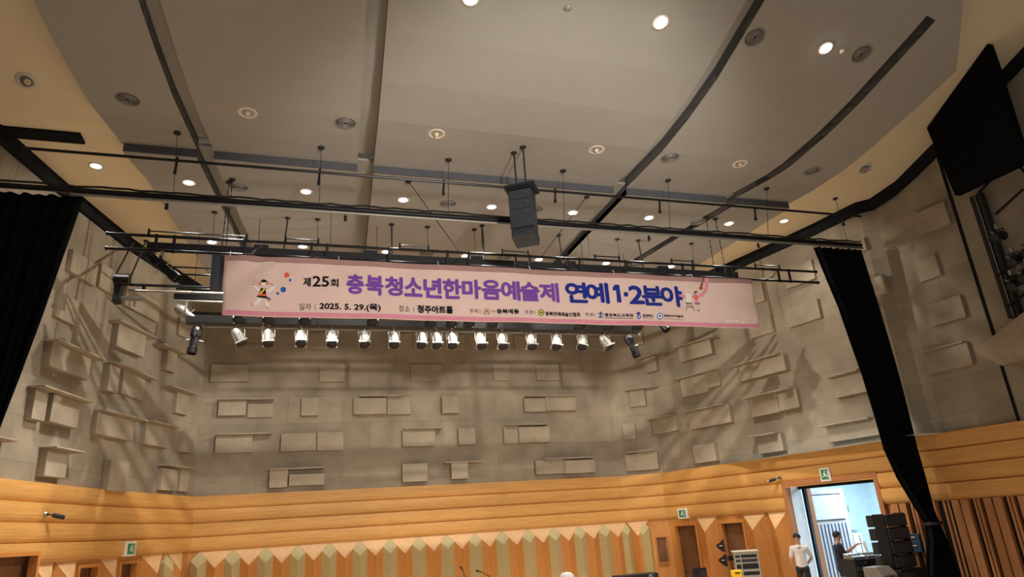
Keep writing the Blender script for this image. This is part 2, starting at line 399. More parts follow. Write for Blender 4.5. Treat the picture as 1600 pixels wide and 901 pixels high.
# cream cove ceilings
ysc = sorted({3.0, 4, 5, 6, 7, 8.2, 9, 10.05, 11, 11.5, 12.2, 12.3, YS-.001, YS, 14, 16, 18, 20, 21.4} | {p.y for p in PL if 3 < p.y < 21.4})
def wallx(y, side):
    rng = range(0, I_BL) if side < 0 else range(I_BR, len(PL)-1)
    for i in rng:
        a, b = PL[i], PL[i+1]
        if min(a.y, b.y)-1e-9 <= y <= max(a.y, b.y)+1e-9: return a.x+(b.x-a.x)*(y-a.y)/(b.y-a.y)
    return PL[0].x if side < 0 else PL[-1].x
def ex(y, side):
    if side < 0: return lerp_tab(EL if y < YS else ELb, y)+.5
    return lerp_tab(ER if y < YS else ERb, y)-.5
for side in (-1, 1):
    mb = MB()
    for a, b in zip(ysc, ysc[1:]):
        if side < 0: mb.add([(wallx(a, -1)-.3, a, cream(a)), (ex(a, -1), a, cream(a)), (ex(b, -1), b, cream(b)), (wallx(b, -1)-.3, b, cream(b))], [(0, 1, 2, 3)])
        else: mb.add([(ex(a, 1), a, cream(a)), (wallx(a, 1)+.3, a, cream(a)), (wallx(b, 1)+.3, b, cream(b)), (ex(b, 1), b, cream(b))], [(0, 1, 2, 3)])
    mb.build('ceiling_cove', MAT['cream'], kind='structure')
mb = MB(); mb.add([(-8, 2, 14.6), (17, 2, 14.6), (17, 22, 14.6), (-8, 22, 14.6)], [(0, 1, 2, 3)]); mb.build('ceiling', MAT['deck'], kind='structure')
# floors
mb = MB(); mb.box((4, 15.8, -.1), (26, 13.5, .2)); mb.build('floor', MAT['stage_floor'], kind='structure')
mb = MB(); mb.box((4, 1.5, -1.2), (26, 15.1, .2)); mb.build('floor_auditorium', MAT['auditorium'], kind='structure')
# corridor behind the big stage door
mb = MB(); T = on_wall(OPEN[0])
mb.add([(13.9, 19.5, 0), (18.5, 19.5, 0), (18.5, 19.5, 3.7), (13.9, 19.5, 3.7)], [(0, 1, 2, 3)])
mb.add([(18.5, 12, 0), (18.5, 19.5, 0), (18.5, 19.5, 3.7), (18.5, 12, 3.7)], [(0, 1, 2, 3)])
mb.add([(14.1, 12, 0), (18.5, 12, 0), (18.5, 12, 3.7), (14.1, 12, 3.7)], [(3, 2, 1, 0)])
mb.add([(13.2, 12, 3.7), (18.5, 12, 3.7), (18.5, 19.5, 3.7), (12, 19.5, 3.7)], [(0, 1, 2, 3)])
mb.build('wall_corridor', MAT['corridor_wall'], kind='structure')
# the reveal (jambs and head) of every opening
def reveal(h, depth, m, name, jamb=.09, proj=.03, head_z=None):
    a, b, zt = h; mb = MB()
    A, B = on_wall(a), on_wall(b); Tn = (B-A).normalized(); N = Vector((Tn.y, -Tn.x)); z = Vector((0, 0, 1))
    T3, N3 = Vector((*Tn, 0)), Vector((*N, 0)); A3, B3 = Vector((*A, 0)), Vector((*B, 0))
    mb.hexa(A3-T3*jamb+N3*proj, A3-T3*jamb+N3*proj+z*(zt+jamb), T3*jamb, -N3*depth)
    mb.hexa(B3+N3*proj, B3+N3*proj+z*(zt+jamb), T3*jamb, -N3*depth)
    mb.hexa(A3+N3*proj+z*zt, B3+N3*proj+z*zt, z*jamb, -N3*depth)
    return mb.build(name, m, kind='structure'), T3, N3, A3, B3
reveal(OPEN, .32, MAT['wood_frame'], 'trim_40', .12, .14)
# four narrow timber doors standing in their recesses
dlab = []
for i, (h, lab) in enumerate(((D1, 'a'), (D2, 'b'), (D0, 'c'), (D3, 'd'), (D4, 'e'))):
    _, T3, N3, A3, B3 = reveal(h, .16, MAT['wood_vert'], 'trim_%d' % (41+i), .07, .135 if i == 2 else .05)
    d = MB(); wd = (B3-A3).length
    d.hexa(A3-T3*(.4 if i == 2 else .05)-N3*.14, A3-T3*(.4 if i == 2 else .05)-N3*.14+Vector((0, 0, h[2]+.05)), T3*(wd+(.8 if i == 2 else .10)), -N3*.05)
    do = d.build('door_%d' % (i+1), MAT['wood_dark'], kind='structure')
    k = MB(); c = A3+T3*(wd-.09)-N3*.14+Vector((0, 0, 1.02)); k.tube(c, c+N3*.05, .012); k.tube(c+N3*.05, c+N3*.05-T3*.11, .01); k.build('door_handle', MAT['steel'], parent=do)
# small open niche in the right wall next to the corner
sA, zA, _ = hit_wall(1024, 838); sB, zB, _ = hit_wall(1047, 877)
A, B = on_wall(sA, .012), on_wall(sB, .012); mb = MB()
A3, B3 = Vector((A.x, A.y, 0)), Vector((B.x, B.y, 0)); T3 = (B3-A3).normalized(); N3 = Vector((T3.y, -T3.x, 0)); W = (B3-A3).length; z = Vector((0, 0, 1))
nb, nt_ = .98, 1.72
mb.hexa(A3+z*nb, A3+z*nt_, T3*.03, N3*.06); mb.hexa(B3-T3*.03+z*nb, B3-T3*.03+z*nt_, T3*.03, N3*.08)
mb.hexa(A3+z*nt_, B3+z*nt_, z*.03, N3*.08); mb.hexa(A3+z*(nb-.03), B3+z*(nb-.03), z*.03, N3*.08)
t = thing('wall_niche', 'small square wooden recess in the right wall between corner and first doorway', 'niche', (A3.x, A3.y, nb)); t['_w'] = 1
mb.build('frame', MAT['wood_vert'], t)
mb = MB(); mb.hexa(A3+z*nb, B3+z*nb, z*(nt_-nb), N3*.012); mb.build('shaded_back_panel', MAT['wood_dark'], t)  # dark timber colour stands in for the shade of a deeper niche

# ------------------------------------------------------------------ zigzag timber pilasters and olive fabric columns
ZD = .25
def frame_at(s):
    i = max(j for j in range(len(PL)-1) if ARC[j] <= s+1e-9 or j == 0); T, N = segTN(i)
    p = PL[i]+T*(s-ARC[i]); return Vector((p.x, p.y, 0)), Vector((T.x, T.y, 0)), Vector((N.x, N.y, 0))
def pilaster(s, hw, lab, d=ZD, dz=.45, group=None):
    O, T, N = frame_at(s); O = O+N*.004; z = Vector((0, 0, 1))
    t = thing('timber_pilaster', lab, 'pilaster', O, group=group); t['_w'] = 1
    a, b, c = O-T*hw+z*H0, O+T*hw+z*H0, O+N*d+z*(H0-dz)
    mb = MB(); mb.add([a, b, c, a-z*H0, b-z*H0, O+N*d], [(0, 2, 5, 3), (2, 1, 4, 5)]); mb.build('column', MAT['wood_vert'], t)
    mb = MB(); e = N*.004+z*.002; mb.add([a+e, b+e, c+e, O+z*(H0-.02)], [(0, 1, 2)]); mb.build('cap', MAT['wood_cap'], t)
def olive(s, lab, hw=.2, D=.22, dz=.42):
    O, T, N = frame_at(s); O = O+N*.008; z = Vector((0, 0, 1))
    t = thing('fabric_column', lab, 'acoustic column', O); t['_w'] = 1
    k = .115
    top, l, r, bt = O+z*H0, O-T*hw+N*k+z*(H0-.22), O+T*hw+N*k+z*(H0-.22), O+N*(D+.02)+z*(H0-dz)
    mb = MB(); mb.add([l, bt, r, O-T*hw+N*k, O+N*(D+.02), O+T*hw+N*k, O-T*hw, O+T*hw, O-T*hw+z*(H0-.22), O+T*hw+z*(H0-.22)], [(0, 1, 4, 3), (1, 2, 5, 4), (0, 3, 6, 8), (2, 9, 7, 5)]); mb.build('column', MAT['olive_fabric'], t)
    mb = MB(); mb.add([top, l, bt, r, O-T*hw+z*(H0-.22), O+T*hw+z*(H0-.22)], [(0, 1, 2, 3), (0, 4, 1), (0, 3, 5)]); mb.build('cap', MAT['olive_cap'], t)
X0c = -1.63
for k in range(-1, 15):
    if k == 14: X0c -= .10
    s = ARC[I_BL]+(X0c+.854*k+2.79)
    olive(s, 'olive green faceted fabric column on the back wall, %s' % ORD[k+1])
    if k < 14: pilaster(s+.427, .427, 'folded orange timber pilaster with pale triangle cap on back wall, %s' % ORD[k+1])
pilaster(ARC[I_BR]+.40, .36, 'folded orange timber pilaster on the right wall, touching the right back corner')
olive(arc_at(1008, 850), 'olive green faceted fabric column on the right wall beside the wooden niche')
for (xa, ya, xb, yb), lab in (((1088, 808, 1121, 806), 'timber pilaster with pale triangle between the two narrow doorways right of the corner'),
    ((1160, 803, 1197, 801), 'timber pilaster with pale triangle just right of the second narrow doorway'),
    ((1199, 801, 1230, 800), 'timber pilaster with pale triangle next to the big open stage door'),
    ((50, 875, 83, 873), 'timber pilaster with pale triangle right of the wide opening at far left'),
    ((86, 873, 119, 871), 'timber pilaster with pale triangle left of the leftmost narrow doorway'),
    ((156, 869, 183, 867), 'timber pilaster with pale triangle between the two narrow doorways at left'),
    ((220, 865, 253, 863), 'timber pilaster right of the exit sign on the left wall'),
    ((262, 862, 285, 861), 'timber pilaster on the left wall nearest the left back corner')):
    sa, sb = arc_at(xa, ya), arc_at(xb, yb); pilaster((sa+sb)/2, (sb-sa)/2, lab, .2)
olive(arc_at(257, 880), 'olive green faceted fabric column on the left wall near the back corner')

# slatted timber wall right of the stage door
rs = random.Random(3); mbs = MB(); s = S_SLAT
while s < ARC[-2]-.4:
    for wd, gap in ((.17, .035), (.17, .10), (.05, .03), (.05, .09)):
        O, T, N = frame_at(s+wd/2)
        mbs.hexa(O-T*(wd/2)-N*.03, O-T*(wd/2)-N*.03+Vector((0, 0, H0)), T*wd, N*(.12 if wd > .1 else .10)); s += wd+gap
mbs.build('wall_right_slats', MAT['wood_slat'], kind='structure')
mb = MB(); strip(mb, [(H0, -.06), (0, -.06)], S_SLAT, ARC[-1]); mb.build('wall_right_backing', MAT['black'], kind='structure')
mb = MB(); strip(mb, [(H0+.03, 0), (H0+.03, -.06)], S_SLAT, ARC[-1]); mb.build('trim_60', MAT['wood_frame'], kind='structure')

# ------------------------------------------------------------------ concrete relief blocks with shelf ledges
def block_unit(label, blocks, ledge=None, rng=None, dep=None, group=None):
    first = blocks[0] if blocks else None
    if first: s0, z0, i = hit_wall((first[0]+first[2])/2, (first[1]+first[3])/2, .15, rng)
    else: s0, z0, i = hit_wall(ledge[0], ledge[1], .1, rng)
    T, N = segTN(i); T3, N3 = Vector((*T, 0)), Vector((*N, 0))
    def pt(px, py, d):
        r = ray(px, py); a = PL[i]+N*d; den = r.x*N.x+r.y*N.y
        tt = ((a.x-EYE.x)*N.x+(a.y-EYE.y)*N.y)/den; p = EYE+r*tt
        return (Vector((p.x, p.y))-a).dot(T), p.z
    A = Vector((*PL[i], 0))
    t = None; parts = []
    for bi, b in enumerate(blocks):
        d = b[4] if len(b) > 4 else (.17 if bi == 0 else .22)
        u0, v0 = pt(b[0], b[1], d); u1, v1 = pt(b[2], b[3], d)
        parts.append(('block', u0, u1, v0, v1, d))
    if ledge:
        dl = ledge[4] if len(ledge) > 4 else .34
        u0, v0 = pt(ledge[0], ledge[1], dl*.5); u1, v1 = pt(ledge[2], ledge[3], dl*.5); v = (v0+v1)/2
        if parts: v = max(p[4] for p in parts)+.0
        parts.append(('ledge', u0, u1, v, v+.035, dl))
    uc = (parts[0][1]+parts[0][2])/2
    t = thing('acoustic_block', label, 'acoustic block', A+T3*uc+Vector((0, 0, parts[0][3])), group=group); t['_w'] = 1
    for nm, u0, u1, v0, v1, d in parts:
        mb = MB(); o = A+T3*u0+Vector((0, 0, v0))-N3*.01
        mb.hexa(o, o+T3*(u1-u0), Vector((0, 0, v1-v0)), N3*(d+.01)); mb.build(nm, MAT['concrete_block'], t, bev=.008)
BK = (I_BL, I_BR)
row1 = [((376, 545, 420, 538),), ((474, 545, 516, 520),), ((605, 546, 643, 521),), ((691, 547, 726, 522),), ((804, 546, 839, 524),), ((922, 548, 945, 527),)]
row2 = [((328, 596, 389, 569),), ((499, 596, 539, 569),), ((642, 594.5, 691, 569),), ((772, 594, 795.5, 569.5),), ((839, 594, 873, 570),)]
for j, r_ in enumerate(row1): block_unit('flat grey block behind the hanging lamps, top row of back wall, %s' % ORD[j], [(*r_[0], .05)], rng=BK)
for j, r_ in enumerate(row2): block_unit('flat grey block on back wall, first full row under the lamps, %s' % ORD[j], [(*r_[0], .06)], rng=BK)
row3 = [([(340, 649, 385, 625), (386, 652, 427, 630, .08)], (341, 619, 428, 617)), ([(470, 649, 498, 621)], None), ([(552, 647, 604, 621, .22), (605, 647, 642, 620, .12)], (562, 618, 626, 616)),
        ([(691, 645, 716, 618)], None), ([(820, 643, 853, 621, .14), (854, 641, 899, 619, .2)], (820, 617, 898, 616))]
row4 = [([(335, 708, 395, 679)], (338, 675, 424, 675)), ([(438, 705, 494, 676), (495, 704, 537, 674, .12)], None), ([(629, 697.5, 680, 670)], (630, 668, 691, 667)),
        ([(717, 694.5, 742, 668)], None), ([(788, 693, 811, 665, .12), (812, 691.5, 858, 666)], (789, 664, 855, 663))]
row5 = [([(420, 762, 450, 733, .26), (451, 759, 507, 739, .2)], (421, 731, 507, 730)), ([(629, 753, 668, 723, .22)], None), ([(706, 748, 731, 722, .3)], (694, 720, 754, 719)),
        ([(838, 741, 883, 717), (884, 739.5, 929, 717, .24)], (849, 715, 926, 714))]
for nm, rw in (('third', row3), ('fourth', row4), ('bottom', row5)):
    for j, (b, l) in enumerate(rw):
        block_unit('concrete block%s%s in the %s row of back wall, %s' % (' pair' if len(b) > 1 else '', ' under a ledge' if l else '', nm, ORD[j]), b, l, rng=BK)
LW = (0, I_BL); RWG = (I_BR, len(PL)-1)
left = [
 ('large block with ledge beside the left curtain edge, upper of two there', [(77, 571, 143, 559, 0.18)], (80, 531, 155, 559)),
 ('paired block with ledge beside the left curtain edge, lower of two there', [(49, 653, 77, 612, 0.14), (78, 658, 127, 628, 0.18)], (56, 606, 135, 628)),
 ('tall block with ledge at left, directly under the black winch box', [(182, 540, 229, 525, 0.19)], (178, 502, 238, 525)),
 ('paired block with ledge in the middle column of the left wall', [(168, 609, 189, 575, 0.17), (190, 614, 228, 592, 0.13)], (175, 570, 237, 591)),
 ('wide block with ledge in the middle column of the left wall, second from its bottom', [(149, 677, 211, 656, 0.17)], (155, 638, 222, 654)),
 ('small square block with ledge in the left wall, right of the wide middle one', [(226, 693, 266, 668, 0.16)], (230, 659, 272, 667)),
 ('square block with ledge low on the left wall above the security camera', [(69, 743, 108, 706, 0.17)], (75, 698, 121, 706)),
 ('square block without ledge just above the timber band on the left wall', [(168, 766, 203, 722, 0.19)], None),
 ('paired block with ledge above the timber band nearest the left back corner', [(251, 765, 279, 733, 0.14), (280, 767, 297, 734, 0.12)], (255, 730, 297, 733)),
 ('narrow block under a ledge high on the left wall near the corner', [(260, 577, 278, 552, 0.16)], (247, 535, 286, 548)),
 ('narrow block under a short ledge below the high one near the left corner', [(275, 644, 296, 617, 0.12)], (258, 603, 301, 615)),
 ('slim block without ledge in the left back corner', [(286, 705, 305, 677, 0.16)], None),
 ('ledge fragment showing at the very left edge of the photo', [(-25, 735, 4, 690, 0.12)], (-20, 680, 15, 683)),
 ('topmost paired flat block on the left wall next to the curtain', [(110, 423, 154, 415, 0.12), (155, 447, 190, 431, 0.10)], None),
 ('flat block on the left wall below the topmost pair', [(89, 494, 126, 473, 0.10)], None),
 ('wide flat block on the left wall behind the pipe with the winch box', [(195, 476, 251, 474, 0.10)], None),
 ('flat block on the left wall behind the hanging black profile lamp', [(279, 522, 301, 505, 0.08)], None)]
for lab, b, l in left: block_unit(lab, b, l, rng=LW)
right = [
 ('narrow block under a wide ledge high on the right wall near the corner', [(1008, 583, 1023, 555, 0.16)], (1000, 555, 1040, 545)),
 ('wide block with ledge on the right wall just below the banner', [(1063, 566, 1109, 529, 0.17)], (1056, 537, 1118, 520)),
 ('paired block with ledge on the right wall under the wide block', [(1066, 621, 1101, 583, 0.14), (1103, 607, 1121, 578, 0.12)], (1056, 591, 1120, 575)),
 ('short block under a slanting ledge near the right back corner', [(985, 636, 1006, 608, 0.12)], (977, 611, 1027, 599)),
 ('square block with ledge on the right wall close to the corner', [(1021, 679, 1055, 649, 0.16)], (1013, 652, 1053, 645)),
 ('slim block without ledge in the right back corner', [(975, 687, 991, 660, 0.13)], None),
 ('paired block with ledge just above the timber band in the right corner', [(979, 736, 996, 708, 0.12), (997, 735, 1026, 704, 0.14)], (980, 708, 1023, 703)),
 ('square block without ledge just above the timber band on the right wall', [(1086, 724, 1115, 691, 0.18)], None),
 ('wide block with ledge in the middle of the right wall', [(1078, 671, 1138, 631, 0.17)], (1070, 641, 1134, 628)),
 ('largest block with ledge right of the banner corner', [(1158, 596, 1223, 552, 0.18)], (1146, 566, 1218, 546)),
 ('paired block with ledge under the largest right wall block', [(1175, 652, 1212, 613, 0.16), (1213, 643, 1243, 606, 0.13)], (1162, 620, 1237, 603)),
 ('square block with ledge above the timber band, left of the right curtain', [(1186, 709, 1219, 676, 0.17)], (1173, 677, 1214, 671)),
 ('smooth bright block without ledge beside the right curtain', [(1233, 512, 1276, 466, 0.12)], None),
 ('flat block on the right wall touching the end of the banner', [(1174, 529, 1204, 493, 0.08)], None),
 ('block with ledge partly hidden by the right curtain, upper', [(1305, 622, 1347, 578, 0.16)], (1295, 587, 1345, 575)),
 ('block with ledge partly hidden by the right curtain, lower', [(1296, 691, 1372, 652, 0.16)], (1283, 657, 1360, 644)),
 ('flat block high on the right wall behind the open end of the ladder truss', [(1228, 452, 1267, 405, 0.08)], None),
 ('flat block at the right end of the banner top edge', [(1160, 482, 1189, 440, 0.10)], None),
 ('bright block peeking out on the right side of the right curtain', [(1352, 468, 1378, 428, 0.12)], None),
 ('small block behind the top right corner of the right curtain', [(1325, 402, 1349, 370, 0.11)], None),
 ('flat block on the right wall behind the last black profile lamp', [(976, 541, 1002, 509, 0.08)], None),
 ('flat block high on the dark wall right of the curtain', [(1436, 368, 1474, 314, 0.12)], None),
 ('small flat block on the dark right wall, second from top', [(1437, 441, 1460, 396, 0.12)], None),
 ('flat block on the dark right wall, second from bottom', [(1456, 510, 1499, 460, 0.12)], None),
 ('flat block with a thin ledge at the bottom of the dark right wall', [(1452, 585, 1510, 534, 0.12)], (1440, 552, 1508, 534, .2))]
for lab, b, l in right: block_unit(lab, b, l, rng=RWG)
# black vertical joint on the dark right wall
s0, _, i = hit_wall(1465, 250, 0, RWG); O, T, N = frame_at(s0)
mb = MB(); mb.hexa(O-N*.005+Vector((0, 0, 5.55)), O-N*.005+Vector((0, 0, cream(O.y)-.2)), T*.07, N*.02); mb.build('trim_61', MAT['trim'], kind='structure')
s0, _, i = hit_wall(1578, 620, 0, RWG); O, T, N = frame_at(s0)
mb = MB(); mb.hexa(O-N*.005+Vector((0, 0, H1)), O-N*.005+Vector((0, 0, 5.0)), T*.06, N*.02); mb.build('trim_62', MAT['trim'], kind='structure')
# side balcony front jutting out from the dark right wall
mb = MB(); xa = 14.12
p1, p2, p3, p4 = atx(1522, 548, 13.95), atx(1640, 455, 13.1), atx(1660, 545, 13.1), atx(1565, 571, 13.9)
vs = [p1, p2, p3, p4]; vs2 = [Vector((15.6, p.y+.0, p.z)) for p in vs]
mb.add(vs+vs2, [(0, 1, 2, 3), (3, 2, 6, 7), (0, 4, 5, 1), (0, 3, 7, 4), (1, 5, 6, 2)])
tag(mb.build('side_balcony', MAT['concrete_block'], org=p1), 'pale slanting balcony corner jutting from the dark right wall under the lamps', 'balcony')

# ------------------------------------------------------------------ ceiling fittings
def slope_rot(y, fn):
    dz = (fn(y+.2)-fn(y-.2))/.4 if abs(y-YS) > .3 else 0; return (math.atan(dz), 0, 0)
def downlight(proto, lab, px, py, on, fn, grp=None, r=.115, power=0):
    p = atsurf(px, py, fn); z = fn(p.y)
    if proto is None:
        t = thing('ceiling_downlight', lab, 'ceiling light', (p.x, p.y, z), rot=slope_rot(p.y, fn), group=grp)
        mb = MB(); mb.lathe((0, 0, 0), [(r*1.25, .01), (r*1.25, -.006), (r*1.18, -.014), (r*.86, -.012), (r*.82, .012)], n=24); mb.build('ring', MAT['lamp_ring'], t, smooth=True)
        mb = MB()
        if on: mb.lathe((0, 0, 0), [(r*.84, -.004), (r*.5, -.007), (.001, -.008)], n=24); mb.build('lamp_glass', MAT['lamp_on'], t, smooth=True)
        else:
            mb.lathe((0, 0, 0), [(r*.84, -.002), (r*.6, .008), (.001, .010)], n=24); mb.build('reflector', MAT['lamp_ring'], t, smooth=True)
            mb = MB(); mb.ball((0, 0, -.012), r*.36, 8); mb.build('bulb', MAT['lamp_off'], t, smooth=True)
    else: t = dup(proto, (p.x, p.y, z), slope_rot(p.y, fn), lab, group=grp)
    if power: lamp('downlight_beam', 'SPOT', (p.x, p.y, z-.05), power, (1, .95, .86), spot_size=math.radians(104), spot_blend=.7, shadow_soft_size=.1)
    return t
G1 = 'lit downlights in the front row of the rear ceiling'; G2 = 'lit downlights in the back row above the truss'; G0 = 'unlit round downlights in the front ceiling slabs'
rear = lambda y: 9.44
lit = [(150, 259, cream), (295, 285, rear), (478, 299, rear), (630, 312, rear), (768, 323, rear), (895, 332, rear), (1014, 340, rear), (1139, 349, rear), (1225, 345, cream)]
PD = 130
pr = None
for i, (x, y, fn) in enumerate(lit):
    q = downlight(pr, 'glowing white ceiling downlight in the row behind the thin batten, %s' % ORD[i], x, y, True, fn, G1, power=PD); pr = pr or q
for i, (x, y) in enumerate([(331, 378), (473, 385), (603, 393), (726, 399), (842, 405), (947, 411), (1048, 416)]):
    downlight(pr, 'glowing white ceiling downlight in the back row just above the truss, %s' % ORD[i], x, y, True, rear, G2, power=PD)
pr2 = None
for i, (x, y) in enumerate([(387, 176), (682, 209), (932, 234), (1156, 256)]):
    q = downlight(pr2, 'unlit cream round downlight in the front ceiling slabs, %s' % ORD[i], x, y, False, slab, G0, r=.135); pr2 = pr2 or q
def eyeball(lab, px, py):
    p = atsurf(px, py, cream); t = thing('eyeball_downlight', lab, 'ceiling light', (p.x, p.y, cream(p.y)), rot=slope_rot(p.y, cream))
    mb = MB(); mb.lathe((0, 0, 0), [(.17, .01), (.17, -.008), (.10, -.015), (.09, .01)], n=24); mb.build('ring', MAT['lamp_ring'], t, smooth=True)
    mb = MB(); mb.ball((0, 0, -.02), .092, 10); mb.build('eyeball', MAT['silver'], t, smooth=True)
    mb = MB(); mb.lathe((.03, -.03, -.07), [(.05, 0), (.045, -.03), (.001, -.02)], ax=(-.5, .5, 1), n=16); mb.build('lamp_glass', MAT['lamp_off'], t, smooth=True)
eyeball('unlit silver eyeball downlight in the cream ceiling at upper left', 42, 126)
eyeball('unlit silver eyeball downlight in the cream ceiling at right', 1350, 263)
pr = None
for i, (x, y) in enumerate([(330, -34), (735, -3), (1032, 35), (1290, 75)]):
    p = atsurf(x, y, slab); z = slab(p.y); lab = ['dazzling spotlight set in the front ceiling, leftmost of the row', 'dazzling spotlight at the top edge left of the centre', 'dazzling spotlight in the upper middle of the front ceiling', 'dazzling spotlight at upper right beside a round vent'][i]
    if pr is None:
        t = thing('ceiling_spotlight', lab, 'spotlight', (p.x, p.y, z), rot=slope_rot(p.y, slab), group='dazzling spotlights in the front ceiling'); pr = t
        mb = MB(); mb.lathe((0, 0, 0), [(.15, .01), (.15, -.01), (.10, -.014), (.095, .012)], n=24); mb.build('ring', MAT['lamp_ring'], t, smooth=True)
        mb = MB(); mb.lathe((0, 0, 0), [(.10, -.006), (.06, -.03), (.001, -.04)], n=24); mb.build('lamp_glass', MAT['spot_on'], t, smooth=True)
    else: t = dup(pr, (p.x, p.y, z), slope_rot(p.y, slab), lab)
    lamp('spotlight_beam', 'SPOT', (p.x, p.y, z-.06), 600, (1, .95, .86), (p.x-(.0 if p.x < 7 else 2.5), p.y+4.0, 0), spot_size=math.radians(66), spot_blend=.8, shadow_soft_size=.08)
pr = None
def vent(lab, px, py, fn, r=.17):
    global pr
    p = atsurf(px, py, fn); L = (p.x, p.y, fn(p.y))
    if pr is None:
        t = thing('ceiling_vent', lab, 'air vent', L, rot=slope_rot(p.y, fn), group='round ceiling air vents'); pr = t
        mb = MB(); mb.lathe((0, 0, 0), [(r*1.22, .01), (r*1.2, -.008), (r*1.02, -.012), (r, .005)], n=32); mb.build('flange', MAT['vent_metal'], t, smooth=True)
        mb = MB(); mb.lathe((0, 0, 0), [(r, -.001), (.001, -.001)], n=32); mb.build('backing', MAT['vent_dark'], t)
        for k, q in enumerate((.85, .65, .45, .25)):
            mb = MB(); mb.lathe((0, 0, 0), [(r*q+.012, -.004), (r*q, -.022), (r*q-.016, -.012), (r*q+.012, -.004)], n=28); mb.build('cone_ring', MAT['vent_metal'], t, smooth=True)
        return t
    return dup(pr, L, slope_rot(p.y, fn), lab)
for lab, x, y, fn in (('dark round air vent in the left front slab beside the cream cove', 200, 155, slab), ('dark round air vent left of the central ceiling gap', 540, 192, slab),
    ('dark round air vent in the front slab right of centre, near the step', 1047, 246, slab), ('dark round air vent near the right end of the dark step', 1270, 267, slab),
    ('pale grey round air vent highest in the photo, upper right', 1179, 58, slab), ('round air vent beside the rightmost dazzling spotlight', 1346, 84, slab),
    ('round air vent in the rear ceiling behind the thin batten at left', 373, 292, rear), ('round air vent in the rear ceiling left of the hanging speakers', 700, 318, rear),
    ('round air vent in the rear ceiling right of the hanging speakers, by the fourth gap', 1090, 346, rear), ('round air vent half hidden behind the hanging speakers', 836, 327, rear),
    ('round air vent above the truss, left of its middle', 667, 396, rear), ('round air vent above the truss, in its middle', 787, 402, rear), ('round air vent above the truss, right of its middle', 993, 413, rear)):
    vent(lab, x, y, fn)
p = atsurf(887, 13, slab); mb = MB(); mb.lathe((0, 0, 0), [(.07, .01), (.07, -.01), (.03, -.03), (.001, -.03)], n=16)
o = mb.build('sprinkler_head', MAT['vent_metal'], smooth=True); o.location = (p.x, p.y, slab(p.y)); tag(o, 'tiny round sprinkler head at the top of the front ceiling', 'sprinkler')
p = atsurf(1316, 80, slab); mb = MB(); mb.lathe((0, 0, 0), [(.05, .01), (.05, -.02), (.02, -.04), (.001, -.04)], n=16)
o = mb.build('smoke_detector', MAT['lamp_ring'], smooth=True); o.location = (p.x, p.y, slab(p.y)); tag(o, 'tiny round detector between the rightmost spotlight and its vent', 'smoke detector')

# ------------------------------------------------------------------ battens, truss and hanging cables
YA, YB, YT, YD, YE = 12.15, 12.35, 13.4, 15.04, 15.2
a, b = aty(35, 231, YA), aty(1345, 338, YA); mb = MB(); mb.tube(a, b, .028); o = mb.build('pipe', MAT['black_metal'], t0 := (lambda q: (q.__setitem__('_w', 1), q)[1])(thing('thin_batten', 'thin black pipe batten running across the ceiling in front of everything', 'batten', a)))
for x, y in ((277, 250), (500, 268), (694, 285), (868, 298), (1031, 315), (1180, 327), (1317, 336)):
    p = aty(x, y, YA); mb = MB(); mb.tube(p+Vector((0, 0, .06)), p+Vector((-.02, .03, -.22)), .022); mb.box(p+Vector((-.02, .03, -.24)), (.05, .05, .06)); mb.build('clamp', MAT['black_metal'], t0)
def wt(name, lab, cat, loc, group=None):
    t = thing(name, lab, cat, loc, group=group); t['_w'] = 1; return t
a, b = aty(-14, 291, YB), aty(1345, 381, YB); a.z = b.z = (a.z+b.z)/2
t = wt('curtain_batten', 'thick black batten with bundled cables carrying the two black curtains', 'batten', a)
mb = MB(); mb.tube(a, b, .05, 10); mb.build('pipe', MAT['black_metal'], t)
mb = MB(); mb.tube(a+Vector((1.2, -.03, -.09)), b+Vector((0, -.03, -.09)), .028, 10); mb.build('track', MAT['silver'], t)
rr = random.Random(5); pts = []
for k in range(90):
    q = a.lerp(b, k/89); pts.append(q+Vector((0, -.02, .06+rr.random()*.03)))
mb = MB(); mb.path(pts, .022, 5); mb.build('cable_bundle', MAT['cable'], t)
for x, y in ((262, 308), (540, 326), (1012, 358), (1182, 369)):
    p = aty(x, y, YB); p.z = a.z-.14; mb = MB(); mb.tube(p, p+Vector((0, 0, -.07)), .03); mb.ball(p+Vector((0, 0, -.09)), .035, 6); mb.build('pulley', MAT['black_metal'], t)
ZB = a.z
# truss ladder with rails, uprights and raceway
t = wt('ladder_truss', 'long black ladder truss with two rails and a raceway right above the banner', 'truss', aty(168, 363, YT))
r1 = (aty(168, 364, YT), aty(1275, 425, YT)); r2 = (aty(166, 388, YT), aty(1278, 441, YT))
for r_ in (r1, r2):
    zz = (r_[0].z+r_[1].z)/2; r_[0].z = r_[1].z = zz; mb = MB(); mb.tube(r_[0], r_[1], .03, 10); mb.build('rail', MAT['black_metal'], t)
for e in (r1, r2):
    for q in e: mb = MB(); mb.tube(q-Vector((.02, 0, 0)), q+Vector((.02, 0, 0)), .04, 10); mb.build('end_cap', MAT['black_metal'], t)
for x in (245, 273, 383, 487, 511, 608, 699, 732, 805, 827, 887, 905, 977, 1066, 1082, 1145, 1215, 1232):
    p = aty(x, 364+(x-168)*.0551, YT); p.z = r1[0].z; mb = MB(); mb.box((p.x, YT, (r1[0].z+r2[0].z)/2), (.055, .03, r1[0].z-r2[0].z+.08)); mb.build('upright', MAT['black'], t)
c0, c1 = aty(230, 383, YT+.12), aty(1152, 432, YT+.12); zz = (c0.z+c1.z)/2
mb = MB(); mb.box(((c0.x+c1.x)/2, YT+.12, zz), (c1.x-c0.x, .10, .15)); mb.build('raceway', MAT['black'], t)
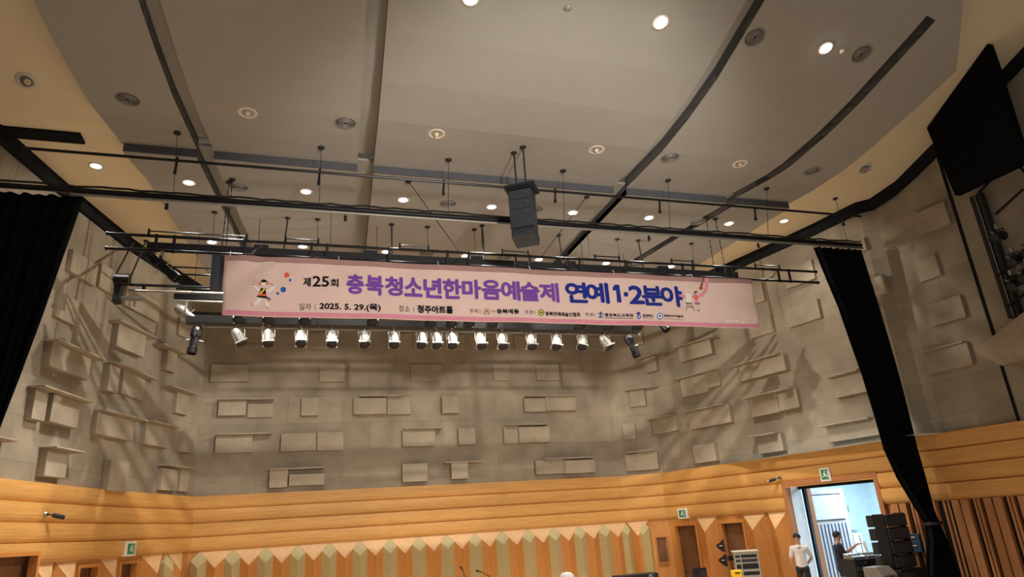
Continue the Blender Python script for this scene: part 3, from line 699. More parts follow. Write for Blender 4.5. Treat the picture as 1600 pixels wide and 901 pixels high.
for x in (408, 579, 745, 891, 1037):
    p = aty(x, 0, YT+.1); p = aty(x, 386+(x-408)*.053, YT+.05); mb = MB(); mb.box((p.x, YT+.12, zz+.03), (.28, .16, .20)); mb.build('junction_box', MAT['black'], t)
for x0, x1 in ((232, 385), (446, 497), (625, 670), (785, 825), (930, 968), (1050, 1083), (1181, 1219)):
    p, q = aty(x0, 364+(x0-168)*.0551, YT), aty(x1, 364+(x1-168)*.0551, YT); p.z = q.z = r1[0].z+.10
    mb = MB(); mb.tube(p, q, .014, 6)
    for e in (p, q): mb.tube(e+Vector((0, 0, .04)), e-Vector((0, 0, .10)), .025, 6)
    mb.build('cable_hanger', MAT['black_metal'], t)
rr = random.Random(11)
for k in range(11):
    p = r2[0].lerp(r2[1], (k+.8)/12); q = r1[0].lerp(r1[1], (k+.8+.3)/12); pts = [p+(q-p)*(u/6)+Vector((0, -.04, -.05*math.sin(u/6*math.pi)*(1+rr.random()))) for u in range(7)]
    if k % 3 == 1: MB().path(pts, .010, 5).build('cable', MAT['cable'], t)
# cables and rods from the ceiling; each with its own cup
def hanger(kind, lab, cat, m0, end, r=.006, grp=None, fn=None, chain=False):
    t = wt(kind, lab, cat, m0, grp)
    mb = MB(); mb.lathe(m0, [(.065, .005), (.065, -.02), (.02, -.05), (.001, -.05)], n=14); mb.build('ceiling_cup', MAT['black'], t, smooth=True)
    mb = MB()
    if chain:
        n_ = int((Vector(m0)-Vector(end)).length/.07)
        for k in range(n_):
            a_, b_ = Vector(m0).lerp(end, k/n_), Vector(m0).lerp(end, (k+.75)/n_); mb.tube(a_, b_, r*(1 if k % 2 else .6), 5)
        mb.tube(m0, end, r*.5, 4)
    else: mb.tube(m0, end, r, 6)
    mb.build('chain' if chain else ('rod' if r > .012 else 'wire'), MAT['cable'], t)
    return t
GW = 'thin steel wires holding the curtain batten'
for i, (x, y) in enumerate([(277, 208), (502, 231), (701, 250), (880, 267), (1044, 282), (1198, 295)]):
    p = atz(x, y, 9.60); hanger('suspension_wire', 'thin wire from the front slab down to the curtain batten, %s' % ORD[i], 'wire', (p.x, p.y, 9.61), (p.x, YB, ZB+.04), grp=GW)
p = atz(1305, 320, 9.7); hanger('suspension_wire', 'thin wire hanging from the cream cove at far right to the batten', 'wire', (12.9, 12.4, 9.72), (12.9, YB, ZB+.04))
ZD_ = aty(183, 441, YD).z
for i, (x, y) in enumerate([(336, 331), (497, 342), (668, 354), (741, 358), (964, 373), (1080, 380)]):
    p = atz(x, y, 9.44); hanger('suspension_wire', 'thin wire from the rear ceiling dropping behind the truss, %s' % ORD[i], 'wire', (p.x, p.y, 9.44), (p.x, YD, ZD_+.03), grp='thin wires behind the truss')
for i, (x, y) in enumerate([(450, 340), (612, 350), (753, 352), (873, 367), (997, 375)]):
    p = atz(x, y, 9.44); hanger('support_rod', 'thicker black rod from the rear ceiling down behind the truss, %s' % ORD[i], 'rod', (p.x, p.y, 9.44), (p.x+(-.12 if i == 0 else .02*i), YD, ZD_+.03), r=.02, grp='black rods behind the truss')
for i, (x, y) in enumerate([(206, 384), (225, 384)]):
    p = atz(x, y, 9.7); hanger('support_rod', 'short black rod at far left above the winch box, %s one' % ('left', 'right')[i], 'rod', (p.x+.1, p.y-.3, 9.72), (-3.86+.3*i, YD, ZD_+.05), r=.02)
for i, (x, dx) in enumerate(((363, 0), (357, -.10), (1103, 0), (1122, .30))):
    p = atz(x, 280 if i < 2 else 338, 9.44); hanger('hoist_chain', 'dark hoist chain holding the %s end of the ladder truss, %s one' % (('left', 'right')[i//2], ('right', 'left', 'left', 'right')[i]), 'chain', (p.x, p.y+(0 if i in (0, 2) else .12), 9.44), (p.x+(-.02), YT+.02, r2[0].z), r=.014, chain=True)
p = atz(638, 283, 9.44); q = aty(718, 392, YT); hanger('slanted_wire', 'slanting wire left of the hanging speakers', 'wire', p, (q.x, YT, r1[0].z), r=.009)
p = atz(917, 307, 9.44); q = aty(845, 395, YT); hanger('slanted_wire', 'slanting wire right of the hanging speakers', 'wire', p, (q.x, YT, r1[0].z), r=.009)
# hanging speaker cluster
YS_ = 11.5; c = aty(813, 300, YS_); c.y = YS_
c.x = (aty(792, 300, YS_).x+aty(838, 300, YS_).x)/2; zt = aty(815, 302, YS_).z; zb = aty(815, 376, YS_).z; hh = (zt-zb)/5
t = thing('speaker_cluster', 'black line speaker column of five cabinets hanging above the banner', 'speaker', (c.x, c.y, zt), rz=math.radians(-33))
mb = MB(); mb.box((0, .02, .09), (.62, .50, .06)); mb.box((0, .02, .05), (.50, .42, .05)); mb.build('rigging_frame', MAT['black'], t)
for k in range(5):
    z0 = -k*hh; ang = math.radians(0 if k < 3 else (k-2)*7); M = Matrix.Rotation(-ang, 3, 'X'); off = (0, .0, 0, .0, .05)[k]
    cc = Vector((0, -.0+off, z0-hh/2))
    mb = MB(); mb.box(cc, (.46, .40, hh*.97), M); sp = mb.build('cabinet', MAT['speaker_grey'], t, bev=.01)
    mb = MB(); mb.box(cc+Vector((-.235, 0, 0)), (.012, .34, hh*.8), M); mb.build('grille', MAT['grille'], sp)
    for u in (.14, ): mb = MB(); mb.box(cc+Vector((u, -.205, .02)), (.02, .01, .02), M); mb.build('logo_plate', MAT['steel'], sp)
for i, (x, y, dx, dy) in enumerate(((804, 238, -.06, .12), (811, 220, .06, -.12))):
    p = atz(x, y, 9.62); hanger('speaker_rod', ('left', 'right')[i]+' of the two black rods carrying the hanging speakers', 'rod', (c.x+dx, c.y+dy, slab(c.y+dy)), (c.x+dx, c.y+dy, zt+.12), r=.018)

# black box beside the banner, rear light bars
t = wt('side_masking_box', 'tall black box hanging at the left edge of the banner', 'box', aty(339, 452, YT+.25))
p, q = aty(327, 452, YT+.25), aty(352, 399, YT+.25); mb = MB(); mb.box(((p.x+q.x)/2, YT+.3, (p.z+q.z)/2), (q.x-p.x, .16, q.z-p.z)); mb.build('body', MAT['speaker_grey'], t, bev=.01)
for dx in (-.09, .09): mb = MB(); mb.tube(((p.x+q.x)/2+dx, YT+.2, q.z), ((p.x+q.x)/2+dx, YT+.05, r2[0].z), .012); mb.build('bracket', MAT['black_metal'], t)
def bar(lab, x0, y0, x1, y1, Y, r=.03, m='black_metal', box=None, name='light_bar', xe=None):
    a, b = aty(x0, y0, Y), aty(x1, y1, Y); a.z = b.z = (a.z+b.z)/2
    t = wt(name, lab, 'light bar', a)
    mb = MB()
    if box: mb.box((a+b)/2, (b.x-a.x, box[0], box[1]))
    else: mb.tube(a, b, r, 10)
    mb.build('beam' if box else 'pipe', MAT[m], t); return a, b, t
a, b, tD = bar('black lighting bar with a winch box at its left end', 195, 440, 1010, 476, YD)
mb = MB(); mb.box(a+Vector((-.10, 0, -.16)), (.14, .22, .52)); mb.build('winch_box', MAT['black'], tD, bev=.02)
mb = MB(); mb.tube(a+Vector((-.16, -.13, .06)), a+Vector((.12, -.13, .06)), .13, 14); mb.build('drum', MAT['black_metal'], tD)
mb = MB(); mb.tube(a+Vector((.1, 0, -.13)), b+Vector((0, 0, -.13)), .028); mb.build('lower_pipe', MAT['steel'], tD)
for k in range(5): mb = MB(); mb.box(a+(b-a)*((k+.15)/5)+Vector((0, .02, -.06)), (.06, .04, .18)); mb.build('clamp', MAT['black_metal'], tD)
mb = MB(); p = aty(205, 466, YD-.1); mb.box(p, (.35, .16, .05)); mb.tube(p+Vector((.08, 0, 0)), p+Vector((.08, 0, -.16)), .03); mb.build('motor', MAT['steel'], tD)
a, b, tt = bar('thin black bar behind the winch bar at left', 255, 411, 1000, 452, 15.9, .018)
a, b, tt = bar('black beam over cream ceiling left of the banner', 273, 457, 1000, 490, 15.6, box=(.16, .13))
a2, b2, tt2 = bar('silver pipe with the slanting silver lamp left of the banner', 268, 464, 1000, 495, 15.5, .025, 'silver')
a, b, tt = bar('second thin black bar left of the banner', 266, 421, 1000, 462, 16.4, .022)
for k in range(6): mb = MB(); q = a+(b-a)*((k+.12)/6); mb.tube(q, q-Vector((0, 0, .34)), .02); mb.build('upright', MAT['black_metal'], tt)
a, b, tt = bar('third thin black bar left of the banner', 276, 443, 1000, 482, 16.4, .022)
a, b, tt = bar('small black bar just above the lamp bar', 283, 482, 1000, 512, 16.0, box=(.06, .06))
for k in (.02, .98): q = a.lerp(b, k); mb = MB(); mb.tube(q, (q.x, q.y, 9.44), .006, 5); mb.build('suspension_wire', MAT['cable'], tt)
aE, bE, tE = bar('heavy black lamp bar directly below the banner', 291, 498, 998, 517, YE, box=(.20, .14))
pz = aE.z-.13
mb = MB(); mb.tube((aE.x-.02, YE, pz), (bE.x, YE, pz), .026, 10); mb.build('lamp_pipe', MAT['steel'], tE)
for k in range(9): q = aE.lerp(bE, (k+.3)/9); mb = MB(); mb.box((q.x, YE, pz+.05), (.04, .05, .12)); mb.build('clamp', MAT['steel'], tE)
for k in range(4): q = aE.lerp(bE, (k+.5)/4); mb = MB(); mb.tube((q.x, YE+.05, aE.z+.07), (q.x, YE+.05, 9.44), .008, 5); mb.build('suspension_wire', MAT['cable'], tE)

# stage lamps
def par(lab, loc, rot, grp=None, m='silver'):
    t = thing('stage_lamp', lab, 'stage lamp', loc, rot=(0, 0, rot[2]), group=grp)
    mb = MB(); mb.box((0, 0, -.02), (.05, .06, .10)); mb.tube((0, 0, -.05), (0, 0, -.14), .012); mb.build('clamp', MAT['steel'], t)
    mb = MB(); mb.path([(-.13, 0, -.30), (-.13, 0, -.15), (.13, 0, -.15), (.13, 0, -.30)], .010); mb.build('yoke', MAT[m], t)
    M = Matrix.Rotation(rot[0], 3, 'X') @ Matrix.Rotation(rot[1], 3, 'Y'); ax = M @ Vector((0, 0, -1)); c = Vector((0, 0, -.30))
    mb = MB(); mb.lathe(c, [(.001, -.17), (.06, -.17), (.085, -.13), (.10, -.10), (.11, -.04), (.11, .15), (.105, .15), (.10, .05)], ax=ax, n=20); bd = mb.build('body', MAT[m], t, smooth=False)
    x = M @ Vector((1, 0, 0)); y = M @ Vector((0, 1, 0))
    mb = MB()
    for k in range(10):
        an = 2*math.pi*k/10; d = x*math.cos(an)+y*math.sin(an); mb.box(c+d*.112+ax*.05, (.012, .012, .18), M)
    mb.build('cooling_fin', MAT['steel'], bd)
    mb = MB(); e = .125
    for sx, sy, wx, wy in ((1, 0, .014, .26), (-1, 0, .014, .26), (0, 1, .26, .014), (0, -1, .26, .014)): mb.box(c+ax*.17+x*(sx*e)+y*(sy*e), (wx, wy, .03), M)
    mb.build('gel_frame', MAT[m], t)
    mb = MB(); mb.lathe(c, [(.118, .165), (.118, .21), (.001, .19)], ax=ax, n=16); mb.build('lens', MAT['black'], t, smooth=True)
    return t
def profile_lamp(lab, loc, rot, L=.62, m='black_metal', grp=None):
    t = thing('profile_lamp', lab, 'stage lamp', loc, rot=(0, 0, rot[2]), group=grp)
    M = Matrix.Rotation(rot[0], 3, 'X') @ Matrix.Rotation(rot[1], 3, 'Y'); ax = M @ Vector((0, 0, -1)); c = Vector((0, 0, -.26))
    mb = MB(); mb.box((0, 0, -.02), (.05, .06, .10)); mb.path([(0, 0, -.05), (0, 0, -.10)], .012); mb.build('clamp', MAT['steel'], t)
    mb = MB(); mb.path([(0, -.12, -.26), (0, -.12, -.11), (0, .12, -.11), (0, .12, -.26)], .012); mb.build('yoke', MAT[m], t)
    mb = MB(); mb.lathe(c, [(.001, -.42*L), (.09, -.40*L), (.115, -.25*L), (.115, -.05*L), (.085, .0), (.08, .35*L), (.10, .38*L), (.10, .58*L), (.09, .58*L), (.085, .40*L)], ax=ax, n=20); bd = mb.build('body', MAT[m], t)
    mb = MB(); mb.lathe(c, [(.088, .52*L), (.001, .50*L)], ax=ax, n=20); mb.build('lens', MAT['black'], t, smooth=True)
    mb = MB(); x = M @ Vector((1, 0, 0)); mb.tube(c+x*.08+ax*.06, c+x*.18+ax*.06, .012); mb.build('focus_knob', MAT['steel'], bd)
    mb = MB(); mb.tube(c-x*.08+ax*.06, c-x*.18+ax*.06, .012); mb.build('focus_knob', MAT['steel'], bd)
    return t
GE = 'silver stage lamps hanging under the banner'
posE = [(373, 14, 28), (420, 4, 4), (471, -4, 2), (519, 0, 0), (569, 0, 4), (615, 0, 0), (658, 0, -5), (681, 0, 0), (705, 0, 0), (749, 0, 4), (783, 0, -2), (828, 0, -4), (867, 0, -12), (907, 0, -16), (942, 0, 22)]
for i, (x, tx, ty) in enumerate(posE):
    p = aty(x, 510, YE); par('silver stage lamp hanging in the row under the banner, %s' % ORD[i], (p.x, YE-.03, pz+.09), (math.radians(-18+tx), math.radians(-ty), 0), GE)
p = aty(307, 505, YE); profile_lamp('black profile lamp hanging straight down at the left end of the lamp bar', (p.x, YE, pz), (math.radians(-8), math.radians(6), 0))
p = aty(984, 520, YE); profile_lamp('black profile lamp at the right end of the lamp bar', (p.x, YE, pz), (math.radians(-8), math.radians(-16), 0))
p = aty(254, 392, YT); profile_lamp('big dark profile lamp hanging from the truss left of the banner', (p.x, YT, r2[0].z-.04), (math.radians(-8), math.radians(-48), 0), .72)
p = aty(293, 465, 15.5); profile_lamp('silver profile lamp slanting down at the left of the banner', (p.x, 15.5, a2.z-.03), (math.radians(-8), math.radians(-52), 0), .60, 'silver')
for i, x in enumerate((374, 420, 476, 582, 672, 705, 732, 768, 905, 950, 995)):
    p = aty(x, 480, 14.6); p2 = aty(x, 499+(x-374)*.018, 14.6)
    par('dark lamp face peeking out just under the lower banner edge, %s' % ORD[i], (p2.x, 14.6, p2.z+.44), (math.radians(-25), 0, 0), 'dark lamps peeking out under the banner edge', 'black_metal')
a, b, tt = bar('hidden black bar carrying the dark lamps behind the banner', 350, 472, 1050, 487, 14.6, .03)
for k in (.2, .8): q = a.lerp(b, k); mb = MB(); mb.tube(q, (q.x, q.y, 9.44), .006, 5); mb.build('suspension_wire', MAT['cable'], tt)
p = aty(1032, 512, 14.6); profile_lamp('black lamp peeking out under the right part of the banner', (p.x, 14.6, p.z+.40), (math.radians(-30), math.radians(-20), 0), .5)

# ------------------------------------------------------------------ curtains
def drape(lab, rows, Y, name='stage_curtain', folds=8, amp=.035):
    "rows: (z, x left, x right) from the top down; gathered cloth with folds"
    t = None; mb = MB(); n_ = 90; zs = []
    for (z0, l0, q0), (z1, l1, q1) in zip(rows, rows[1:]):
        m_ = max(1, int((z0-z1)/.12))
        zs += [(z0+(z1-z0)*k/m_, l0+(l1-l0)*k/m_, q0+(q1-q0)*k/m_) for k in range(m_)]
    zs.append(rows[-1]); vs = []
    w0 = rows[0][2]-rows[0][1]
    for z, l, q in zs:
        g = amp*(1+1.2*(1-min(1, (q-l)/w0)))
        for k in range(n_+1):
            u = k/n_; vs.append((l+(q-l)*u, Y+g*math.sin(u*folds*2*math.pi+.3*math.sin(z*1.1))+.02*math.sin(u*31+z), z))
    fs = [(j*(n_+1)+k, j*(n_+1)+k+1, (j+1)*(n_+1)+k+1, (j+1)*(n_+1)+k) for j in range(len(zs)-1) for k in range(n_)]
    mb.add(vs, fs); o = mb.build(name, MAT['drape'], org=(sum(rows[-1][1:])/2, Y, rows[-1][0]), smooth=True)
    md = o.modifiers.new('thickness', 'SOLIDIFY'); md.thickness = .012
    return tag(o, lab, 'curtain')
zt = ZB-.13
def xr(px, py): q = aty(px, py, YB); return q.z, q.x
rows = [(zt, xr(1272, 384)[1], xr(1345, 384)[1])]
for (l, r_, yy) in ((1312, 1373, 480), (1349, 1404, 590), (1381, 1433, 700), (1403, 1446, 745), (1436, 1458, 797), (1449, 1466, 818), (1452, 1478, 845), (1450, 1500, 901)):
    zl, xl = xr(l, yy); zr_, xr_ = xr(r_, yy); rows.append(((zl+zr_)/2, xl, xr_))
rows.append((.02, rows[-1][1]-.02, rows[-1][2]+.10))
drape('long black stage curtain at right, tied in near the bottom', rows, YB)
mb = MB(); zc, xl = xr(1449, 818); _, xq = xr(1466, 818); mb.lathe(((xl+xq)/2, YB, zc), [((xq-xl)/2+.05, -.03), ((xq-xl)/2+.06, 0), ((xq-xl)/2+.05, .03)], n=20)
tag(mb.build('curtain_tie', MAT['black'], org=((xl+xq)/2, YB, zc), smooth=True), 'dark tie gathering the right black curtain above the stage', 'curtain tie')
rows = [(zt, xr(-40, 290)[1], xr(130, 306)[1])]
for (l, r_, yy) in ((-60, 97, 400), (-70, 65, 495), (-75, 31, 590), (-60, 0, 670), (-55, -20, 740), (-60, -40, 790), (-80, -45, 830)):
    zl, xl = xr(l, yy); zr_, xr_ = xr(r_, yy); rows.append(((zl+zr_)/2, xl, xr_))
rows.append((.02, rows[-1][1]-.1, rows[-1][2]+.15))
drape('long black stage curtain at the left edge of the photo', rows, YB)

# big black panel hanging high at right
t = wt('hanging_black_panel', 'huge black slatted panel hanging from the ceiling at upper right', 'panel', (13.6, 9.1, 8.5))
xf = 13.6; q = [atx(1448, 200, xf), atx(1543, 68, xf), atx(1554, 99, xf), atx(1590, 214, xf), atx(1604, 252, xf), atx(1492, 305, xf)]
mb = MB(); mb.prism(q, (.16, 0, 0)); mb.build('panel', MAT['drape'], t)
for k in range(6):
    z_ = 8.62+.20*k; y0, y1 = 8.28, 8.28+1.1-.12*k; mb = MB(); mb.box((xf-.006, (y0+y1)/2, z_), (.012, y1-y0, .02)); mb.build('seam_strip', MAT['trim'], t)
# lighting slot ladder and lamps on the dark right wall
def rw(px, py, d=.15):
    s_, z_, i_ = hit_wall(px, py, d, RWG); q_ = on_wall(s_, d); return Vector((q_.x, q_.y, z_))
t = wt('lighting_ladder', 'black vertical lighting ladder on the dark right wall', 'lighting ladder', rw(1573, 499))
A_, B_ = rw(1530, 303, .12), rw(1573, 499, .12)
xm, ym = (A_.x+B_.x)/2, (A_.y+B_.y)/2
mb = MB(); mb.box((xm, ym, (A_.z+B_.z)/2), (.14, .10, A_.z-B_.z)); mb.box((xm, ym-.16, (A_.z+B_.z)/2), (.14, .08, A_.z-B_.z)); mb.build('channel', MAT['black'], t)
mb = MB(); mb.tube((xm-.08, ym-.08, A_.z), (xm-.08, ym-.08, B_.z), .012); mb.build('edge_rail', MAT['steel'], t)
for k in range(7): mb = MB(); mb.box((xm, ym-.08, B_.z+.2+k*(A_.z-B_.z-.4)/6), (.10, .14, .04)); mb.build('rung', MAT['black_metal'], t)
P1, P2, P3, P4 = rw(1530, 300, .1), rw(1582, 246, .35), rw(1598, 296, .35), rw(1556, 334, .1)
mb = MB(); mb.path([P1, P2, P3+Vector((0, -.4, -.5))], .03); mb.path([P3, P4], .03); mb.build('outrigger', MAT['black_metal'], t)
P5, P6 = rw(1560, 430, .2), rw(1600, 400, .6)
mb = MB(); mb.path([P5, P6], .03); mb.path([rw(1575, 478, .2), rw(1606, 455, .6)], .03); mb.build('boom_arm', MAT['black_metal'], t)
for i, (x, y, l, r0, lab) in enumerate(((1556, 352, .45, (70, 25), 'topmost black lamp on the lighting ladder at right'), (1580, 388, .55, (60, 35), 'second black lamp on the lighting ladder at right'),
    (1602, 372, .5, (60, 35), 'black lamp cut by the right photo edge on the ladder'), (1578, 424, .5, (55, 30), 'bottom left black lamp of the lighting ladder'), (1597, 412, .5, (58, 30), 'bottom right black lamp of the lighting ladder'))):
    p = rw(x, y, .45); profile_lamp(lab, p, (math.radians(-r0[1]), math.radians(r0[0]), math.radians(0)), l)

# ------------------------------------------------------------------ banner
YN = 13.30
def bdisp(x, z):
    return .018*math.sin(x*1.9+z*1.3)+.012*math.sin(x*4.3-z*5.1)+.035*math.exp(-((x+1.5)**2+(z-7.9)**2)*1.2)*math.sin((x+1.5)*9+(7.9-z)*7)+.02*math.exp(-((x-10.6)**2)*1.5)*math.sin(z*9+x*3)
BTL, BTR, BBL, BBR = aty(351, 398, YN), aty(1174, 436.5, YN), aty(347, 493, YN), aty(1187, 512.5, YN)
zt = (BTL.z+BTR.z)/2; zb = (BBL.z+BBR.z)/2
t = wt('event_banner', 'long pink festival banner with purple and blue Korean lettering hanging from the truss', 'banner', ((BBL.x+BBR.x)/2, YN, zb))
def bgrid(v0, v1, off, m, nm, nx=160, par=None):
    mb = MB(); ny = max(1, int(26*(v1-v0))); vs = []
    for j in range(ny+1):
        v = v0+(v1-v0)*j/ny; z = zt+(zb-zt)*v; xl = BTL.x+(BBL.x-BTL.x)*v; xq = BTR.x+(BBR.x-BTR.x)*v
        for k in range(nx+1): x = xl+(xq-xl)*k/nx; vs.append((x, YN+bdisp(x, z)-off, z))
    mb.add(vs, [(j*(nx+1)+k, (j+1)*(nx+1)+k, (j+1)*(nx+1)+k+1, j*(nx+1)+k+1) for j in range(ny) for k in range(nx)])
    return mb.build(nm, MAT[m], par or t, smooth=True)
cloth = bgrid(0, 1, 0, 'banner_pink', 'cloth')
md = cloth.modifiers.new('thickness', 'SOLIDIFY'); md.thickness = .003; md.offset = 1
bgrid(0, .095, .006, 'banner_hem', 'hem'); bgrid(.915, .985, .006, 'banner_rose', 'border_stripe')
for k in range(24):
    x = BTL.x+.1+(BTR.x-BTL.x-.2)*k/23; mb = MB(); mb.path([(x, YN-.008, zt-.02), (x, YN+.06, r2[0].z+.045), (x, YT+.04, r2[0].z+.04)], .008, 5)
    if k % 4 == 0: mb.build('tie', MAT['ink_white'], t)
def bp(px, py, off=.008):
    p = aty(px, py, YN); return Vector((p.x, YN+bdisp(p.x, p.z)-off, p.z))
_dg = None
def text(s, bl, tr, m, bold=0.0, nm='lettering', fit=True):
    global _dg
    c = bpy.data.curves.new('txt', 'FONT'); c.body = s; c.size = 1; c.resolution_u = 3
    o = bpy.data.objects.new('txt', c); COL.objects.link(o); bpy.context.view_layer.update()
    me0 = bpy.data.meshes.new_from_object(o.evaluated_get(bpy.context.evaluated_depsgraph_get()))
    bpy.data.objects.remove(o); bpy.data.curves.remove(c)
    V = [v.co.copy() for v in me0.vertices]; Fs = [tuple(p.vertices) for p in me0.polygons]; bpy.data.meshes.remove(me0)
    x0, x1 = min(v.x for v in V), max(v.x for v in V); y0, y1 = min(v.y for v in V), max(v.y for v in V)
    A = aty(bl[0], bl[1], YN); B = aty(tr[0], tr[1], YN); W, Hh = B.x-A.x, B.z-A.z
    bw = bold*Hh; mb = MB()
    sx, sy = (W-2*bw)/(x1-x0), (Hh-2*bw)/(y1-y0)
    shifts = [(0, 0)] if not bold else [(math.cos(k*math.pi/4), math.sin(k*math.pi/4)) for k in range(8)]+[(0, 0)]
    for j, (dx, dy) in enumerate(shifts):
        vs = []
        for v in V:
            x = A.x+bw+(v.x-x0)*sx+dx*bw; z = A.z+bw+(v.y-y0)*sy+dy*bw; vs.append((x, YN+bdisp(x, z)-.009-.0004*j, z))
        mb.add(vs, Fs)
    return mb.build(nm, MAT[m], t)
text('제', (473.5, 447.2), (486, 433.5), 'ink_black', .03); text('25', (488, 447.6), (514.5, 431.8), 'ink_black', .03); text('회', (516, 449), (529, 436.2), 'ink_black', .03)
TT = '충북청소년한마음예술제'
for k_, ch in enumerate(TT):
    xa, xb = 540.6+k_*30.3, 540.6+k_*30.3+28.4; yb = 459.4+(xa-541)*.0455*.9; text(ch, (xa, yb+(.6 if ch in '북년한' else 0)), (xb, yb-29.6), 'ink_purple', .042, 'purple_letter')
for ch, xa, xb, yb, hh_ in (('연', 884.7, 916, 472, 31), ('예', 917, 949.3, 473.6, 31.5), ('2', 983.6, 1003.4, 475, 28), ('분', 1004.5, 1033, 477.6, 30.5), ('야', 1033.8, 1064, 478.6, 31)):
    text(ch, (xa, yb), (xb, yb-hh_), 'ink_blue', .043, 'blue_letter')
text('일자', (467.3, 484), (486.8, 474), 'ink_black'); text('2025. 5. 29.(목)', (498.8, 485.5), (594.7, 475.2), 'ink_black', .035)
text('장소', (623, 487), (640.3, 478), 'ink_black'); text('청주아트홀', (652, 488.4), (707.8, 477.5), 'ink_black', .045)
text('주최', (733.8, 489), (747, 482.8), 'ink_black'); text('(사)', (768, 489), (773.5, 484), 'ink_black'); text('충북예총', (776, 490), (810, 483.3), 'ink_black', .04)
text('주관', (819.5, 491.3), (832, 485.2), 'ink_black'); text('충북연예예술인협회', (852, 493.3), (906, 488), 'ink_black', .035)
text('후원', (914.6, 494), (926.6, 488.4), 'ink_black'); text('충청북도교육청', (945.3, 494.2), (988.5, 490), 'ink_black', .035)
text('충청북도', (1003.5, 496), (1019.5, 491.6), 'ink_black', .03); text('충북지역개발회', (1037, 495.6), (1067, 492.3), 'ink_black', .03)
def shape(pts, m, off=.008, nm='print'): 
    mb = MB(); P = [bp(x, y, off) for x, y in pts]; mb.add(P, [tuple(range(len(P)))]); return mb.build(nm, MAT[m], t)
def disc(cx, cy, r, m, off=.008, ry=None, nm='print'): return shape([(cx+r*math.cos(k*math.pi/10), cy+(ry or r)*math.sin(k*math.pi/10)) for k in range(20)], m, off, nm)
def stroke(pts, wd, m, off=.008, nm='print'):
    mb = MB()
    for (x0, y0), (x1, y1) in zip(pts, pts[1:]):
        L = math.hypot(x1-x0, y1-y0) or 1; nx_, ny_ = -(y1-y0)/L*wd/2, (x1-x0)/L*wd/2; ex_, ey_ = (x1-x0)/L*wd*.2, (y1-y0)/L*wd*.2
        P = [bp(x0-ex_+nx_, y0-ey_+ny_, off), bp(x0-ex_-nx_, y0-ey_-ny_, off), bp(x1+ex_-nx_, y1+ey_-ny_, off), bp(x1+ex_+nx_, y1+ey_+ny_, off)]; mb.add(P, [(0, 1, 2, 3)])
    return mb.build(nm, MAT[m], t)
shape([(956.3, 449.8), (959.7, 445), (966.6, 445.4), (971.2, 472.3), (964.1, 472.6), (961.7, 453.4), (957.3, 454.6)], 'ink_blue', nm='blue_letter')
shape([(974, 456.5), (980.6, 456.8), (980.9, 463.4), (974.3, 463.1)], 'ink_blue', nm='blue_dot')
for x, y0, y1 in ((492.3, 475, 484), (646.4, 479, 488), (750, 483, 489.5), (835, 485.5, 491.5), (929.3, 488.5, 494.5)): stroke([(x, y0), (x+.4, y1)], .6, 'ink_black')
disc(448, 429.5, 4.2, 'ink_red', nm='dot'); disc(453.5, 437.5, 2.1, 'ink_sky', nm='dot'); disc(442.7, 452, 4.3, 'ink_sky', nm='dot'); disc(434, 457.8, 2.2, 'ink_sky', nm='dot')
def z6(l): return [(340+x/7.51, 390+y/7.51) for x, y in l]
stroke(z6([(425, 185), (470, 162), (520, 148), (590, 140), (650, 145), (690, 170), (700, 200), (680, 232), (600, 265), (500, 290), (460, 308), (448, 330)]), 1.8, 'ink_pale', nm='white_ribbon')
stroke(z6([(430, 420), (470, 465), (520, 480)]), 4, 'ink_white', nm='dancer_arm'); stroke(z6([(560, 490), (610, 480), (660, 430)]), 4, 'ink_white', nm='dancer_arm')
shape(z6([(480, 568), (530, 568), (500, 610), (450, 655), (412, 640)]), 'ink_white', nm='dancer_leg'); shape(z6([(530, 568), (595, 568), (602, 640), (600, 685), (572, 670), (560, 620)]), 'ink_white', nm='dancer_leg')
disc(411.9, 443.8, 4.0, 'ink_white', .009, nm='dancer_face'); disc(412.3, 439.3, 5.0, 'ink_black', .010, 2.0, nm='dancer_hat'); disc(412.3, 437.8, 2.2, 'ink_black', .010, 1.3, nm='dancer_hat')
disc(406.0, 443.3, 1.9, 'ink_red', .0105, 2.3, nm='ear_puff'); disc(417.8, 442.6, 1.9, 'ink_red', .0105, 2.3, nm='ear_puff')
stroke(z6([(525, 427), (535, 427)]), .6, 'ink_black', .011); stroke(z6([(548, 427), (558, 427)]), .6, 'ink_black', .011)
shape(z6([(508, 452), (566, 452), (568, 522), (485, 522)]), 'ink_black', .010, nm='dancer_vest'); shape(z6([(543, 454), (566, 458), (508, 526), (484, 520)]), 'ink_yellow', .011, nm='sash')
shape(z6([(480, 518), (570, 518), (574, 542), (470, 540)]), 'ink_red', .0115, nm='belt'); shape(z6([(468, 538), (574, 540), (578, 572), (455, 552)]), 'ink_black', .011, nm='dancer_skirt')
shape(z6([(565, 540), (628, 575), (618, 588), (568, 560)]), 'ink_blue', .012); shape(z6([(568, 558), (612, 605), (590, 605), (568, 580)]), 'ink_red', .0115)
disc(399, 441.7, 3.9, 'ink_brown', .010, 3.4, nm='hand_drum'); disc(399, 441.7, 3.2, 'ink_white', .011, 2.7, nm='hand_drum'); disc(399.6, 441.2, .9, 'ink_black', .012, nm='hand_drum')
stroke(z6([(615, 392), (655, 418)]), .8, 'ink_black', nm='drum_stick'); stroke(z6([(405, 628), (407, 655)]), 1, 'ink_brown', nm='shoe'); stroke(z6([(566, 668), (600, 688)]), 1.1, 'ink_brown', nm='shoe')
stroke([(1060, 462.5), (1072, 462.7)], 5, 'ink_rose', nm='pink_ribbon'); stroke([(1083, 463), (1092, 462.3), (1098, 459.8), (1102.5, 454.5), (1104.8, 447), (1104.8, 434.8)], 5, 'ink_rose', nm='pink_ribbon')
